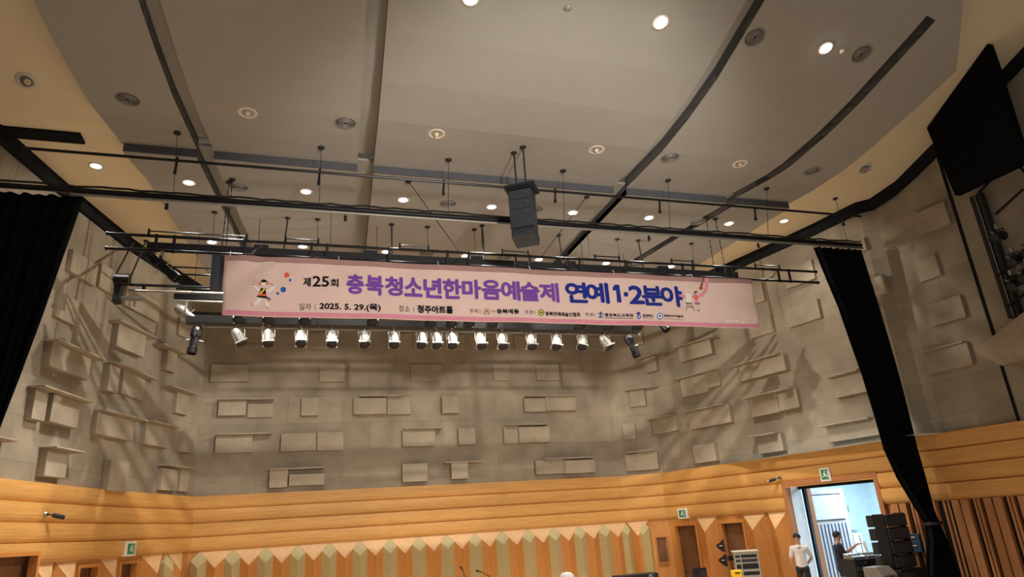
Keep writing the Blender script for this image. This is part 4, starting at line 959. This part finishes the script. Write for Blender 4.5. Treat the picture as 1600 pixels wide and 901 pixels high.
disc(1096.0, 449.5, 3.1, 'ink_brown', .011, 2.8, nm='violin'); disc(1097.0, 444.3, 2.5, 'ink_brown', .011, 2.6, nm='violin'); stroke([(1099.3, 433.5), (1098.4, 442)], 1.1, 'ink_black', .0115, nm='violin_neck')
shape([(1071.5, 458), (1080.6, 458.4), (1081.5, 472.5), (1071.9, 472)], 'ink_white', .010, nm='canvas'); disc(1076.3, 463.5, 2.5, 'ink_green', .011, 2.2, nm='portrait'); disc(1076.5, 464.1, 1.6, 'ink_white', .0115, 1.6, nm='portrait'); disc(1076.8, 469, 3.2, 'ink_green', .011, 2.2, nm='portrait')
for q in ([(1071, 472.7), (1082.5, 473.2)], [(1074.5, 473), (1072.8, 484.3)], [(1080, 473), (1085.2, 484.8)], [(1077.4, 473), (1077.9, 480)], [(1075, 479), (1083, 479.4)]): stroke(q, .8, 'ink_black', .0095, nm='easel')
disc(1087.8, 457.2, 2.5, 'ink_black', .011, 3.2, nm='girl_hair'); disc(1088.4, 458.4, 1.7, 'ink_skin', .012, 2, nm='girl_face'); shape([(1086.2, 461.5), (1090.8, 461.8), (1091.2, 468), (1086.2, 468)], 'ink_red', .011, nm='girl_top')
shape([(1086.3, 467.5), (1091, 467.5), (1093.9, 474), (1086.4, 473.6)], 'ink_rose', .0125, nm='girl_skirt'); stroke([(1086.4, 474), (1093.9, 474.4)], 1.2, 'ink_black', .0125, nm='girl_hem')
stroke([(1088.8, 475), (1090, 484)], .9, 'ink_skin', .010, nm='girl_leg'); stroke([(1091.8, 475), (1092.9, 484)], .9, 'ink_skin', .010, nm='girl_leg'); stroke([(1089.5, 484.6), (1093.8, 484.9)], .9, 'ink_black', .0105, nm='girl_shoe')
for x, y, r_ in ((1140, 503.5, 6), (1151, 503, 4.5), (1161, 504.5, 4.5)): shape([(x+r_*math.cos(math.pi*(1+k/10)), y+.0+r_*math.sin(math.pi*(1+k/10))) for k in range(11)], 'ink_pale', .0075, nm='cloud')
# organiser logos
stroke([(756, 482.6), (765, 483), (764.8, 490.6), (755.8, 490.2), (756, 482.6)], .6, 'ink_brown', nm='logo'); stroke([(757.5, 490), (759.2, 484.6), (762, 484.7), (763.6, 490)], .9, 'ink_brown', nm='logo'); disc(760.5, 486.6, 1.1, 'ink_brown', nm='logo')
disc(845, 488.5, 5.2, 'ink_green', .009, nm='logo'); disc(845, 488.5, 3.7, 'ink_yellow', .010, nm='logo'); disc(843.7, 488.5, 1.6, 'ink_green', .011, nm='logo'); disc(846.4, 488.5, 1.6, 'ink_green', .011, nm='logo')
stroke([(934.5, 489.4), (943, 489.8)], 1.4, 'ink_blue', nm='logo'); stroke([(938.8, 487), (938.4, 495.4)], 1.8, 'ink_blue', nm='logo'); stroke([(936, 493), (936.2, 495.6), (942, 495.8), (942, 492.5)], 1.2, 'ink_sky', nm='logo')
for k in range(3): an = k*math.pi/3+.3; stroke([(996.8-3.2*math.cos(an), 490-2.6*math.sin(an)), (996.8+3.2*math.cos(an), 490+2.6*math.sin(an))], 1.4, 'ink_blue', .009+.001*k, nm='logo')
shape([(994.6, 493), (1000.4, 493.2), (1000.2, 497.6), (997.6, 499.2), (995, 497.6)], 'ink_sky', .009, nm='logo'); disc(997.5, 495.6, 1.3, 'ink_white', .010, nm='logo')
disc(1030.5, 494.5, 5.0, 'ink_sky', .009, nm='logo'); disc(1030.5, 494.5, 3.7, 'ink_white', .010, nm='logo'); disc(1030.3, 494.3, 1.8, 'ink_sky', .011, nm='logo')
stroke([(946, 496.2), (989, 497.6)], .7, 'ink_black', nm='small_print'); stroke([(1004, 497.4), (1019.5, 498)], .5, 'ink_black', nm='small_print'); stroke([(1038, 498), (1067, 499.2)], .4, 'ink_black', nm='small_print')

# ------------------------------------------------------------------ things on the stage and along the side walls
def on_w(px, py, d): s_, z_, i_ = hit_wall(px, py, d, None); q_ = on_wall(s_, d); T_, N_ = segTN(i_); return Vector((q_.x, q_.y, z_)), Vector((*T_, 0)), Vector((*N_, 0))
def exit_sign(lab, px, py, w_=.34, h_=.30, tall=False):
    O, T, N = on_w(px, py, .17); z = Vector((0, 0, 1)); t = wt('exit_sign', lab, 'exit sign', O)
    a = O-T*(w_/2)-z*(h_/2)
    mb = MB(); mb.hexa(a, a+T*w_, z*h_, -N*.16); mb.build('housing', MAT['white_plastic'], t, bev=.006)
    a = O-T*(w_*.36)-z*(h_*.36)+N*.002; mb = MB(); mb.hexa(a, a+T*w_*.72, z*h_*.72, N*.004); g = mb.build('green_panel', MAT['sign_green'], t)
    k = h_*.36; c = O+N*.008
    mb = MB(); body = [(-.1, .55), (.12, .55), (.2, .1), (.5, -.3), (.35, -.42), (.02, -.02), (-.2, -.3), (-.6, -.32), (-.6, -.15), (-.32, -.12), (-.15, .15), (-.45, .2), (-.45, .35)]
    mb.add([c+T*(x*k)+z*((y-.15)*k) for x, y in body], [tuple(range(len(body)))]); mb.add([c+T*(k*(.05+.17*math.cos(q*.7)))+z*(k*(.62+.17*math.sin(q*.7))) for q in range(9)], [tuple(range(9))])
    mb.build('running_figure', MAT['white_plastic'], g)
    mb = MB(); mb.hexa(c+T*(k*.62)-z*(k*.8), c+T*(k*.8)-z*(k*.8), z*(k*1.6), N*.001); mb.build('door_symbol', MAT['white_plastic'], g)
exit_sign('green and white exit sign above the doorways on the left wall', 205, 857, .40, .32)
exit_sign('green and white exit sign above the first narrow doorway right of the corner', 1066, 802, .36, .30)
exit_sign('green and white exit sign above the big open stage door', 1289, 741, .30, .34)
def cctv(lab, px, py, sgn):
    O, T, N = on_w(px, py, .13); t = wt('security_camera', lab, 'security camera', O); z = Vector((0, 0, 1))
    mb = MB(); mb.lathe(O-N*.02, [(.05, 0), (.055, .03), (.03, .06)], ax=N, n=16); mb.build('mount', MAT['steel'], t)
    d = (T*sgn*.8+N*.7-z*.25).normalized(); mb = MB(); mb.tube(O+N*.04, O+N*.04+d*.12, .012); mb.build('arm', MAT['black_metal'], t)
    mb = MB(); c = O+N*.04+d*.10; mb.tube(c, c+d*.20, .042, 14); mb.build('body', MAT['black'], t)
    mb = MB(); mb.tube(c+d*.19, c+d*.215, .03, 12); mb.build('lens', MAT['steel'], t)
cctv('small security camera on the timber band at far left', 71, 803, 1); cctv('small security camera on the timber band left of the stage door', 1219, 746, -1)
# switch panel on the slatted wall
O, T, N = on_w(1427, 848, .14); z = Vector((0, 0, 1)); t = wt('control_panel', 'dark blue grey control panel on the slatted wall beside the speaker stack', 'control panel', O)
a = O-T*.16-z*.20; mb = MB(); mb.hexa(a, a+T*.32, z*.40, -N*.10); mb.build('box', MAT['blue_steel'], t, bev=.01)
for u, v, w_ in ((-.10, .08, .20), (-.10, -.10, .20)):
    a = O+T*u+z*v+N*.001; mb = MB(); mb.hexa(a, a+T*w_, z*.09, N*.006); mb.build('socket_strip', MAT['speaker_grey'], t)
    mb = MB(); a = a+T*.06+z*.03+N*.006; mb.hexa(a, a+T*.12, z*.03, N*.006); mb.build('label_plate', MAT['white_plastic'], t)
# corridor door leaf and blue post in the stage door
YL = 16.75; p0, p1 = aty(1259, 766, YL), aty(1316, 763, YL); zh = (p0.z+p1.z)/2
t = thing('door_leaf', 'pale lilac slatted door leaf standing open inside the big stage doorway', 'door', (p0.x, YL, 0)); t['_w'] = 1
W = p1.x-p0.x; mb = MB(); mb.box((p0.x+W/2, YL+.03, zh/2+.01), (W, .05, zh-.02)); mb.build('leaf', MAT['lilac_door'], t)
mb = MB(); mb.box((p0.x+W*.5, YL-.005, zh-.48), (W*.78, .02, .66)); mb.build('upper_panel', MAT['white_paint'], t, bev=.01)
mb = MB()
for u, v, w_, h_ in ((.5, zh-.13, .80, .012), (.5, zh-.83, .80, .012)): mb.box((p0.x+W*u, YL-.01, v), (W*w_, .03, h_))
mb.build('panel_line', MAT['trim'], t)
for k in range(9): mb = MB(); mb.box((p0.x+W*(.12+.095*k), YL-.002, (zh-.9)/2), (.026 if k % 3 else .034, .02, zh-.95)); mb.build('slot', MAT['blue_steel'], t)
O, T, N = frame_at(OPEN[0]); z = Vector((0, 0, 1))
mb = MB(); mb.hexa(O+T*.005-N*.03, O+T*.005-N*.03+z*2.885, T*.02, -N*.42); tag(mb.build('white_jamb_board', MAT['white_paint'], org=O), 'white board lining the left jamb of the big stage doorway', 'board')
O = O-N*.55+T*.055; t = thing('door_edge_post', 'dark blue steel edge of the folded stage door beside the white jamb', 'post', (O.x, O.y, 0)); t['_w'] = 1
mb = MB(); mb.hexa(O, O+z*2.88, T*.07, -N*.14); mb.build('post', MAT['blue_steel'], t)
mb = MB(); mb.hexa(O-T*.05+N*.03, O-T*.05+N*.03+z*2.88, T*.05, -N*.14); mb.build('seal', MAT['trim'], t)
mb = MB(); mb.hexa(O+T*.07, O+T*.07+z*2.88, T*.02, -N*.16); mb.build('edge_strip', MAT['wood_frame'], t)
O2 = frame_at(OPEN[1]-.001)[0]; O1 = frame_at(OPEN[0])[0]; mb = MB(); mb.hexa(O1-N*.34+z*2.80, O2-N*.34+z*2.80, z*.10, -N*.08); tag(mb.build('door_track', MAT['trim'], org=O1-N*.34+z*2.8), 'black sliding track across the top of the big stage doorway', 'door track')
p = aty(1352, 840, 18.9); t = wt('wall_box', 'small bluish box on the far corridor wall seen through the stage door', 'box', (p.x, 19.4, 1.55))
mb = MB(); mb.box((p.x, 19.4, 1.8), (.35, .18, .55)); mb.build('box', MAT['corridor_wall'], t, bev=.02); mb = MB(); mb.tube((p.x, 19.36, 2.1), (p.x, 19.36, 2.3), .015); mb.build('antenna', MAT['steel'], t)
p = aty(1342, 866, 17.6); t = wt('upright_case', 'pale upright case in the corridor behind the equipment racks', 'case', (p.x, 17.6, 0))
mb = MB(); mb.box((p.x, 17.6, .75), (.30, .25, 1.5)); mb.build('body', MAT['white_paint'], t, bev=.02); mb = MB(); mb.box((p.x+.05, 17.47, .75), (.03, .01, 1.4)); mb.build('edge', MAT['grey'], t)

# line array stack beside the opening
YL = 13.05; zc = [(802, 820), (822, 838), (840, 858), (860, 878)]; rz = math.radians(12)
cx = aty(1386, 830, YL).x+.02
t = thing('speaker_stack', 'tall stack of black line array cabinets in front of the slatted wall', 'speaker', (cx, YL, 0), rz=rz)
mb = MB(); mb.box((0, 0, .46), (.80, .70, .92)); s_ = mb.build('subwoofer', MAT['black'], t, bev=.015)
mb = MB(); mb.box((0, -.355, .46), (.70, .01, .80)); mb.build('grille', MAT['speaker_grey'], s_)
for k in range(4):
    z_ = 1.07+k*.285; mb = MB(); wq = .36
    mb.prism([(-wq, -.28, z_-.125), (wq, -.28, z_-.125), (wq, -.28, z_+.125), (-wq, -.28, z_+.125)], (0, .34, 0)); mb.prism([(-wq, .06, z_-.125), (wq, .06, z_-.125), (wq, .06, z_+.125), (-wq, .06, z_+.125)], (0, .16, 0))
    s_ = mb.build('cabinet', MAT['black'], t, bev=.012)
    mb = MB(); mb.box((-.02, -.287, z_), (.62, .012, .20)); mb.build('grille', MAT['speaker_grey'], s_)
    mb = MB(); mb.box((-.12, -.29, z_-.137), (.30, .02, .014)); mb.build('rigging_bar', MAT['silver'], s_)
    for u in (-.375, .375): mb = MB(); mb.box((u, -.1, z_), (.02, .25, .285)); mb.build('side_plate', MAT['black_metal'], s_)
c = aty(1368, 890, 12.9); t = thing('floor_monitor', 'grey wedge speaker in front of the black cabinet stack', 'speaker', (c.x, 12.75, 0), rz=.2)
mb = MB(); mb.prism([(-.24, -.20, 0), (-.24, .25, 0), (-.24, .25, 1.02), (-.24, -.05, 1.02), (-.24, -.20, .86)], (.48, 0, 0)); mb.build('cabinet', MAT['grey'], t, bev=.01)
mb = MB(); mb.box((0, -.205, .45), (.40, .012, .72)); mb.build('grille', MAT['grille'], t); mb = MB(); mb.box((.0, -.214, .80), (.06, .012, .10)); mb.build('handle_slot', MAT['black'], t)
# amp racks on a table
p = aty(1344, 860, 13.9); t = thing('rack_table', 'folding table carrying amplifier racks by the stage door', 'table', (p.x, 13.9, 0))
mb = MB(); mb.box((0, 0, .72), (.95, .55, .04)); mb.build('tabletop', MAT['flight_case'], t, bev=.006)
for u in (-.43, .43):
    for v in (-.23, .23): mb = MB(); mb.tube((u, v, 0), (u, v, .70), .018); mb.build('leg', MAT['steel'], t)
for i, (dx, w_, h_, lab) in enumerate(((-.22, .40, .38, 'left amplifier rack on the folding table by the stage door'), (.22, .42, .38, 'right amplifier rack on the folding table by the stage door'))):
    t = thing('amplifier_rack', lab, 'equipment rack', (p.x+dx, 13.9, .74))
    mb = MB(); mb.box((0, 0, h_/2), (w_, .42, h_)); mb.build('case', MAT['black'], t, bev=.01)
    for k in range(3): mb = MB(); mb.box((0, -.213, .07+k*.115), (w_*.86, .012, .095)); u_ = mb.build('unit', MAT['speaker_grey'] if k != 1 else MAT['steel'], t); mb = MB(); mb.tube((.10, -.22, .07+k*.115), (.10, -.235, .07+k*.115), .018, 10); mb.build('knob', MAT['silver'], u_)
for i, (dx, lab) in enumerate(((-.20, 'silver mixer lying on the left amplifier rack'), (.22, 'cable covered device lying on the right amplifier rack'))):
    t = thing('audio_mixer', lab, 'mixer', (p.x+dx, 13.9, 1.12)); mb = MB(); mb.prism([(-.18, -.16, 0), (-.18, .16, 0), (-.18, .16, .12), (-.18, -.16, .05)], (.36, 0, 0)); mb.build('body', MAT['silver' if i == 0 else 'grey'], t, bev=.008)
    for k in range(4): mb = MB(); mb.box((-.12+.08*k, -.02, .095), (.03, .16, .02)); mb.build('fader_strip', MAT['black'], t)
# antenna stand
p = aty(1128, 862, 17.0)
t = thing('antenna_stand', 'tripod stand holding two black paddle antennas by the second doorway', 'antenna stand', (p.x+.08, 17, 0))
mb = MB(); mb.tube((0, 0, .5), (0, 0, 1.62), .014); mb.build('pole', MAT['steel'], t)
for k in range(3): an = k*2.09+.5; mb = MB(); mb.tube((0, 0, .62), (.20*math.cos(an), .20*math.sin(an), .012), .012); mb.build('leg', MAT['steel'], t)
for zz_ in (1.50, 1.14):
    mb = MB(); mb.prism([(.02, -.02, zz_+.16), (.02, -.02, zz_-.17), (-.06, -.02, zz_-.15), (-.20, -.02, zz_-.04), (-.22, -.02, zz_+.03), (-.10, -.02, zz_+.08)], (0, .03, 0)); pd = mb.build('paddle', MAT['black'], t)
    mb = MB(); mb.box((-.10, -.028, zz_), (.09, .008, .02)); mb.build('label_strip', MAT['white_plastic'], pd)
mb = MB(); mb.box((.16, .0, 1.17), (.16, .10, .12)); mb.build('receiver_box', MAT['black'], t); mb = MB(); mb.tube((0, 0, 1.17), (.10, 0, 1.17), .012); mb.build('arm', MAT['steel'], t)
# flight case rack and yellow case
p = aty(1161, 880, 16.9)
t = thing('flight_case_rack', 'pale flight case rack of stage gear under the second doorway', 'equipment rack', (p.x, 16.75, 0), rz=-.5)
mb = MB(); mb.box((0, 0, .66), (.62, .50, 1.32)); mb.build('case', MAT['flight_case'], t, bev=.01)
for zz_, hh_, mm in ((1.22, .07, 'black'), (1.11, .07, 'speaker_grey'), (.97, .13, 'black'), (.80, .09, 'black'), (.62, .16, 'speaker_grey'), (.40, .18, 'black')):
    mb = MB(); mb.box((.07, -.255, zz_), (.40, .012, hh_)); mb.build('rack_unit', MAT[mm], t); mb = MB(); mb.box((-.22, -.255, zz_), (.12, .012, hh_*.8)); mb.build('rack_unit', MAT[mm], t)
mb = MB(); mb.box((0, 0, 1.335), (.66, .54, .03)); mb.build('lid', MAT['lamp_ring'], t, bev=.006)
p = aty(1149, 897, 16.2); t = thing('yellow_case', 'bright yellow case standing in front of the flight case rack', 'case', (p.x, 16.15, 0), rz=-.4)
mb = MB(); mb.box((0, 0, .47), (.24, .3, .94)); mb.build('body', MAT['yellow'], t, bev=.02); mb = MB(); mb.box((0, -.152, .88), (.12, .01, .03)); mb.build('handle', MAT['black'], t)
p = aty(1093, 893, 18.2); t = thing('small_speaker', 'small black speaker box in front of the first narrow doorway', 'speaker', (p.x, 18.2, 0), rz=.2)
mb = MB(); mb.box((0, 0, .46), (.30, .28, .92)); mb.build('cabinet', MAT['black'], t, bev=.02); mb = MB(); mb.box((0, -.145, .46), (.24, .01, .80)); mb.build('grille', MAT['speaker_grey'], t)
for i, (x, y, Y, lab, lean) in enumerate(((725, 889, 19, 'microphone stand tip on stage left of the middle', .06), (764, 891, 19, 'leaning microphone stand on stage in the middle', .28), (1077, 893, 18.6, 'silver microphone stand in front of the first narrow doorway', .1))):
    p = aty(x, y, Y); t = thing('microphone_stand', lab, 'microphone stand', (p.x, Y, 0)); mb = MB(); mb.lathe((0, 0, 0), [(.001, 0), (.13, 0), (.13, .02), (.02, .03)], n=20); mb.build('base', MAT['black'], t)
    m_ = 'black_metal' if i < 2 else 'silver'
    mb = MB(); mb.tube((0, 0, .02), (0, 0, p.z-.12), .012); mb.build('pole', MAT[m_], t); mb = MB(); mb.tube((0, 0, p.z-.14), (-lean, -.05, p.z+.02), .009); mb.build('boom', MAT[m_], t)
    mb = MB(); mb.lathe((-lean, -.05, p.z+.0), [(.016, -.05), (.016, .03), (.03, .05), (.028, .09), (.001, .10)], ax=(-lean, 0, .1), n=12); mb.build('microphone', MAT['black'], t, smooth=True)
# black keyboard case with white lettering
c0, c1 = aty(966, 900, 14.3), aty(1028, 896, 14.3); zk = (aty(968, 898, 14.3).z+aty(1026, 895.5, 14.3).z)/2
t = thing('keyboard', 'black keyboard with white lettering on its back, seen at the bottom edge', 'keyboard', ((c0.x+c1.x)/2, 14.45, zk-.11))
mb = MB(); mb.box((0, 0, .055), (c1.x-c0.x, .34, .11)); mb.build('body', MAT['black'], t, bev=.01)
cv = bpy.data.curves.new('txt', 'FONT'); cv.body = 'PC'; cv.size = .085; o = bpy.data.objects.new('txt', cv); COL.objects.link(o); bpy.context.view_layer.update()
me_ = bpy.data.meshes.new_from_object(o.evaluated_get(bpy.context.evaluated_depsgraph_get())); bpy.data.objects.remove(o); me_.materials.clear(); me_.materials.append(MAT['white_plastic'])
o = bpy.data.objects.new('lettering', me_); COL.objects.link(o); o.parent = t; o.rotation_euler = (math.pi/2, 0, 0); o.location = (.24, -.173, .028)
ts = thing('keyboard_stand', 'black crossed stand carrying the keyboard below the bottom edge', 'stand', ((c0.x+c1.x)/2, 14.45, 0))
for s1 in (-1, 1): mb = MB(); mb.tube((-.35*s1, 0, .01), (.35*s1, 0, zk-.125), .018); mb.build('strut', MAT['black_metal'], ts)

# ------------------------------------------------------------------ people
def skin_mesh(name, nodes, m, parent, sub=2):
    "nodes: name -> (pos, radius, parent name)"
    names = list(nodes); me = bpy.data.meshes.new(name)
    me.from_pydata([nodes[k][0] for k in names], [(names.index(nodes[k][2]), names.index(k)) for k in names if nodes[k][2]], [])
    o = bpy.data.objects.new(name, me); COL.objects.link(o)
    sk = o.modifiers.new('skin', 'SKIN'); sk.use_smooth_shade = True
    for i, k in enumerate(names):
        r_ = nodes[k][1]; v = me.skin_vertices[0].data[i]; v.radius = r_ if isinstance(r_, tuple) else (r_, r_); v.use_root = nodes[k][2] is None
    su = o.modifiers.new('sub', 'SUBSURF'); su.levels = su.render_levels = sub
    bpy.context.view_layer.update()
    m2 = bpy.data.meshes.new_from_object(o.evaluated_get(bpy.context.evaluated_depsgraph_get())); bpy.data.objects.remove(o)
    for p_ in m2.polygons: p_.use_smooth = True
    m2.materials.clear(); m2.materials.append(m); q_ = bpy.data.objects.new(name, m2); COL.objects.link(q_); q_.parent = parent; return q_
def person(lab, loc, rz, H, arms, shirt, sleeve_n, head_tilt=(0, 0), cap=False, group=None):
    "local frame: facing -y, feet at z=0; arms: [(elbow, wrist, finger direction)] right (x<0) then left"
    k = H/1.75; V3 = lambda x, y, z: Vector((x*k, y*k, z*k))
    t = thing('person', lab, 'person', loc, rz=rz)
    N_ = {}
    N_['pelvis'] = (V3(0, 0, .95), (.11*k, .08*k), None); N_['waist'] = (V3(0, 0, 1.08), (.10*k, .075*k), 'pelvis'); N_['chest'] = (V3(0, .01, 1.28), (.115*k, .08*k), 'waist')
    N_['uchest'] = (V3(0, .01, 1.38), (.09*k, .06*k), 'chest'); N_['neck'] = (V3(0, .0, 1.49), .055*k, 'uchest'); tx, ty = head_tilt
    N_['chin'] = (V3(tx*.4, -.02+ty*.4, 1.56), .060*k, 'neck'); N_['face'] = (V3(tx*.8, -.015+ty*.8, 1.635), (.078*k, .09*k), 'chin'); N_['crown'] = (V3(tx, .0+ty, 1.70), (.060*k, .07*k), 'face')
    for sx, nm in ((-1, 'r'), (1, 'l')):
        N_[nm+'hip'] = (V3(.085*sx, 0, .86), .066*k, 'pelvis'); N_[nm+'knee'] = (V3(.10*sx, -.02, .50), .060*k, nm+'hip'); N_[nm+'calf'] = (V3(.10*sx, .01, .34), .058*k, nm+'knee')
        N_[nm+'ankle'] = (V3(.105*sx, .02, .09), .040*k, nm+'calf'); N_[nm+'toe'] = (V3(.115*sx, -.13, .035), .034*k, nm+'ankle')
        el, wr, fd = arms[0 if sx < 0 else 1]
        N_[nm+'sh'] = (V3(.175*sx, .01, 1.40), .046*k, 'uchest'); N_[nm+'el'] = (V3(*el), .042*k, nm+'sh'); N_[nm+'fa'] = (V3(*el).lerp(V3(*wr), .35), .043*k, nm+'el'); N_[nm+'wr'] = (V3(*wr), .027*k, nm+'fa')
        fd = Vector(fd).normalized(); side = fd.cross(Vector((0, 0, 1))); side = (side if side.length > .2 else Vector((1, 0, 0))).normalized(); up = side.cross(fd).normalized()
        pw = V3(*wr); N_[nm+'palm'] = (pw+fd*.06*k, (.036*k, .020*k), nm+'wr')
        for j, (u, L_) in enumerate(((-.030, .062), (-.010, .074), (.010, .078), (.030, .068))):
            b_ = pw+fd*.085*k+side*u*k; N_[nm+'k%d' % j] = (b_, .0098*k, nm+'palm'); m1 = b_+fd*L_*.5*k-up*.006*k; N_[nm+'m%d' % j] = (m1, .0088*k, nm+'k%d' % j); N_[nm+'t%d' % j] = (m1+(fd*.8-up*.6).normalized()*L_*.5*k, .0078*k, nm+'m%d' % j)
        th = pw+fd*.035*k-side*.030*k*sx; N_[nm+'th0'] = (th, .012*k, nm+'palm'); N_[nm+'th1'] = (th+(fd*.7-side*.7*sx).normalized()*.045*k, .0095*k, nm+'th0')
    body = skin_mesh('body', N_, MAT['skin'], t)
    F_ = N_['face'][0]
    mb = MB(); mb.lathe(F_+Vector((0, -.088*k, -.004*k)), [(.001, -.02*k), (.010*k, -.012*k), (.016*k, .01*k), (.010*k, .022*k)], ax=(0, .25, -1), n=10); mb.build('nose', MAT['skin'], t, smooth=True)
    for sx in (-1, 1):
        mb = MB(); mb.ball(F_+Vector((.030*k*sx, -.080*k, .022*k)), .009*k, 6, (1.3, .6, .7)); mb.build('eye', MAT['hair'], t, smooth=True)
        mb = MB(); mb.box(F_+Vector((.030*k*sx, -.084*k, .042*k)), (.034*k, .008*k, .007*k)); mb.build('eyebrow', MAT['hair'], t)
        mb = MB(); mb.ball(F_+Vector((.083*k*sx, .008*k, .004*k)), .022*k, 8, (.4, .8, 1.3)); mb.build('ear', MAT['skin'], t, smooth=True)
    mb = MB(); mb.box(F_+Vector((0, -.080*k, -.045*k)), (.040*k, .012*k, .008*k)); mb.build('mouth', MAT['ink_brown'], t, bev=.002)
    C_ = F_+Vector((0, .008*k, .042*k)); mb = MB(); vs0 = len(mb.v); mb.ball(C_, .104*k, 14, (.93, 1.02, .92)); hr = mb
    for q_ in range(len(hr.v)):
        v = hr.v[q_]
        if v.y < C_.y-.03*k and v.z < C_.z+.012*k: hr.v[q_] = Vector((v.x*.9, C_.y-.03*k, max(v.z, C_.z-.01*k)))
        elif v.z < C_.z-.06*k: hr.v[q_] = Vector((v.x, max(v.y, C_.y), C_.z-.06*k))
    hr.build('hair', MAT['hair'], t, smooth=True)
    if cap:
        pass
    # clothing
    g = .014*k
    def fat(keys, extra, names_root):
        D_ = {}
        for kk in keys:
            p_, r_, pr_ = N_[kk]; r2_ = tuple(a+g for a in r_) if isinstance(r_, tuple) else r_+g; D_[kk] = (p_, r2_, pr_ if pr_ in keys else None)
        for kk, val in extra.items(): D_[kk] = val
        D_[names_root] = (D_[names_root][0], D_[names_root][1], None); return D_
    ks = ['waist', 'chest', 'uchest', 'rsh', 'lsh']; exs = {'base': (V3(0, 0, .93), (.172*k, .132*k), 'waist'), 'neckbase': (V3(0, .005, 1.475), (.075*k, .07*k), 'uchest')}
    for nm in ('r', 'l'):
        s_, e_ = N_[nm+'sh'][0], N_[nm+'el'][0]; exs[nm+'sl'] = (s_.lerp(e_, .6), .060*k, nm+'sh'); exs[nm+'sl2'] = (s_.lerp(e_, sleeve_n), .060*k, nm+'sl')
    D_ = fat(ks, exs, 'waist'); D_['waist'] = (D_['waist'][0], (.150*k, .115*k), None); D_['chest'] = (D_['chest'][0], (.165*k, .125*k), 'waist'); D_['uchest'] = (D_['uchest'][0], (.150*k, .105*k), 'chest')
    for q_ in ('rsh', 'lsh'): D_[q_] = (D_[q_][0], .078*k, 'uchest')
    skin_mesh('shirt', D_, MAT[shirt], t)
    mb = MB(); mb.lathe(N_['neck'][0]+Vector((0, 0, -.03*k)), [(.100*k, -.035*k), (.078*k, .0), (.066*k, .03*k), (.060*k, .03*k), (.06*k, -.01)], n=18); mb.build('collar', MAT[shirt], t, smooth=True)
    if shirt == 'shirt_white':
        for q_ in range(5): mb = MB(); mb.ball(V3(0, -.142, 1.36-.08*q_)+Vector((0, (.03 if q_ == 0 else 0), 0)), .008*k, 6); mb.build('button', MAT['trim'], t)
    ks = ['pelvis', 'rhip', 'rknee', 'rcalf', 'lhip', 'lknee', 'lcalf']; exs = {'belt': (V3(0, 0, 1.02), (.150*k, .115*k), 'pelvis'), 'crotch': (V3(0, 0, .82), (.10*k, .10*k), 'pelvis'), 'rhem': (V3(-.105, .015, .10), .055*k, 'rcalf'), 'lhem': (V3(.105, .015, .10), .055*k, 'lcalf')}
    D_ = fat(ks, exs, 'pelvis'); D_['pelvis'] = (D_['pelvis'][0], (.162*k, .125*k), None)
    for q_ in ('rhip', 'lhip'): D_[q_] = (D_[q_][0], .098*k, 'pelvis')
    skin_mesh('trousers', D_, MAT['trousers'], t)
    for sx, nm in ((-1, 'r'), (1, 'l')):
        mb = MB(); a_ = N_[nm+'toe'][0]; mb.ball((a_.x, a_.y+.05*k, .045*k), .10*k, 10, (.48, 1.35, .44)); mb.build('shoe', MAT['shoe'], t, smooth=True)
    return t
p = aty(1247, 850, 15.55)
person('person in a white short sleeved shirt and dark trousers standing by the stage door jamb', (p.x, 15.55, 0), math.radians(-38), 1.70,
    [((-.24, .03, 1.12), (-.20, .10, .90), (.5, .3, -.8)), ((.27, .10, 1.14), (.12, .18, .98), (-.9, .1, -.3))], 'shirt_white', .85, (0, -.03))
p = aty(1309, 850, 14.6)
person('person in a black polo shirt facing right and reading a sheet of paper', (p.x, 14.6, 0), math.radians(62), 1.71,
    [((-.22, -.12, 1.14), (-.12, -.36, 1.20), (.1, -1, .2)), ((.22, -.22, 1.24), (.10, -.46, 1.42), (0, -1, .25))], 'tee_black', .8, (0, -.02))
M_ = Matrix.Rotation(math.radians(62), 3, 'Z'); c = Vector((p.x, 14.6, 0))+M_ @ Vector((0, -.56, 1.32))
t = thing('paper_sheet', 'white sheet of paper held by the person in black', 'paper', c, rz=math.radians(62))
mb = MB(); n_ = 8
mb.add([Vector((.13*sg, -.10+.02*math.sin(k*.4), -.14+.28*k/n_))+Vector((0, .05*(k/n_), 0)) for k in range(n_+1) for sg in (-1, 1)], [(2*k, 2*k+1, 2*k+3, 2*k+2) for k in range(n_)])
o = mb.build('sheet', MAT['paper'], t); md = o.modifiers.new('th', 'SOLIDIFY'); md.thickness = .002
# crown of a white cap at the bottom edge
p = aty(886, 905, 9.7); zc = aty(886, 893, 9.7).z
t = person('person in a white cap, only the top of the cap showing at the bottom edge', (p.x, 9.7, 0), math.radians(-75), (zc-.03)/1.0*1.0, [((-.24, .03, 1.12), (-.2, -.15, .95), (0, -.6, -.8)), ((.24, .03, 1.12), (.2, -.15, .95), (0, -.6, -.8))], 'tee_black', .8)
k = (zc-.03)/1.75; C_ = Vector((0, .0, 1.69*k)); mb = MB(); mb.lathe(C_, [(.116*k, -.05*k), (.116*k, .01*k), (.10*k, .055*k), (.06*k, .083*k), (.001, .093*k)], n=24); mb.build('cap', MAT['cap_white'], t, smooth=True)
mb = MB(); mb.prism([C_+Vector((.085*k*math.cos(a_), -.06*k-.11*k*math.sin(a_), -.035*k)) for a_ in [math.pi*q_/10 for q_ in range(11)]], (0, 0, .012*k)); mb.build('cap_brim', MAT['cap_white'], t)
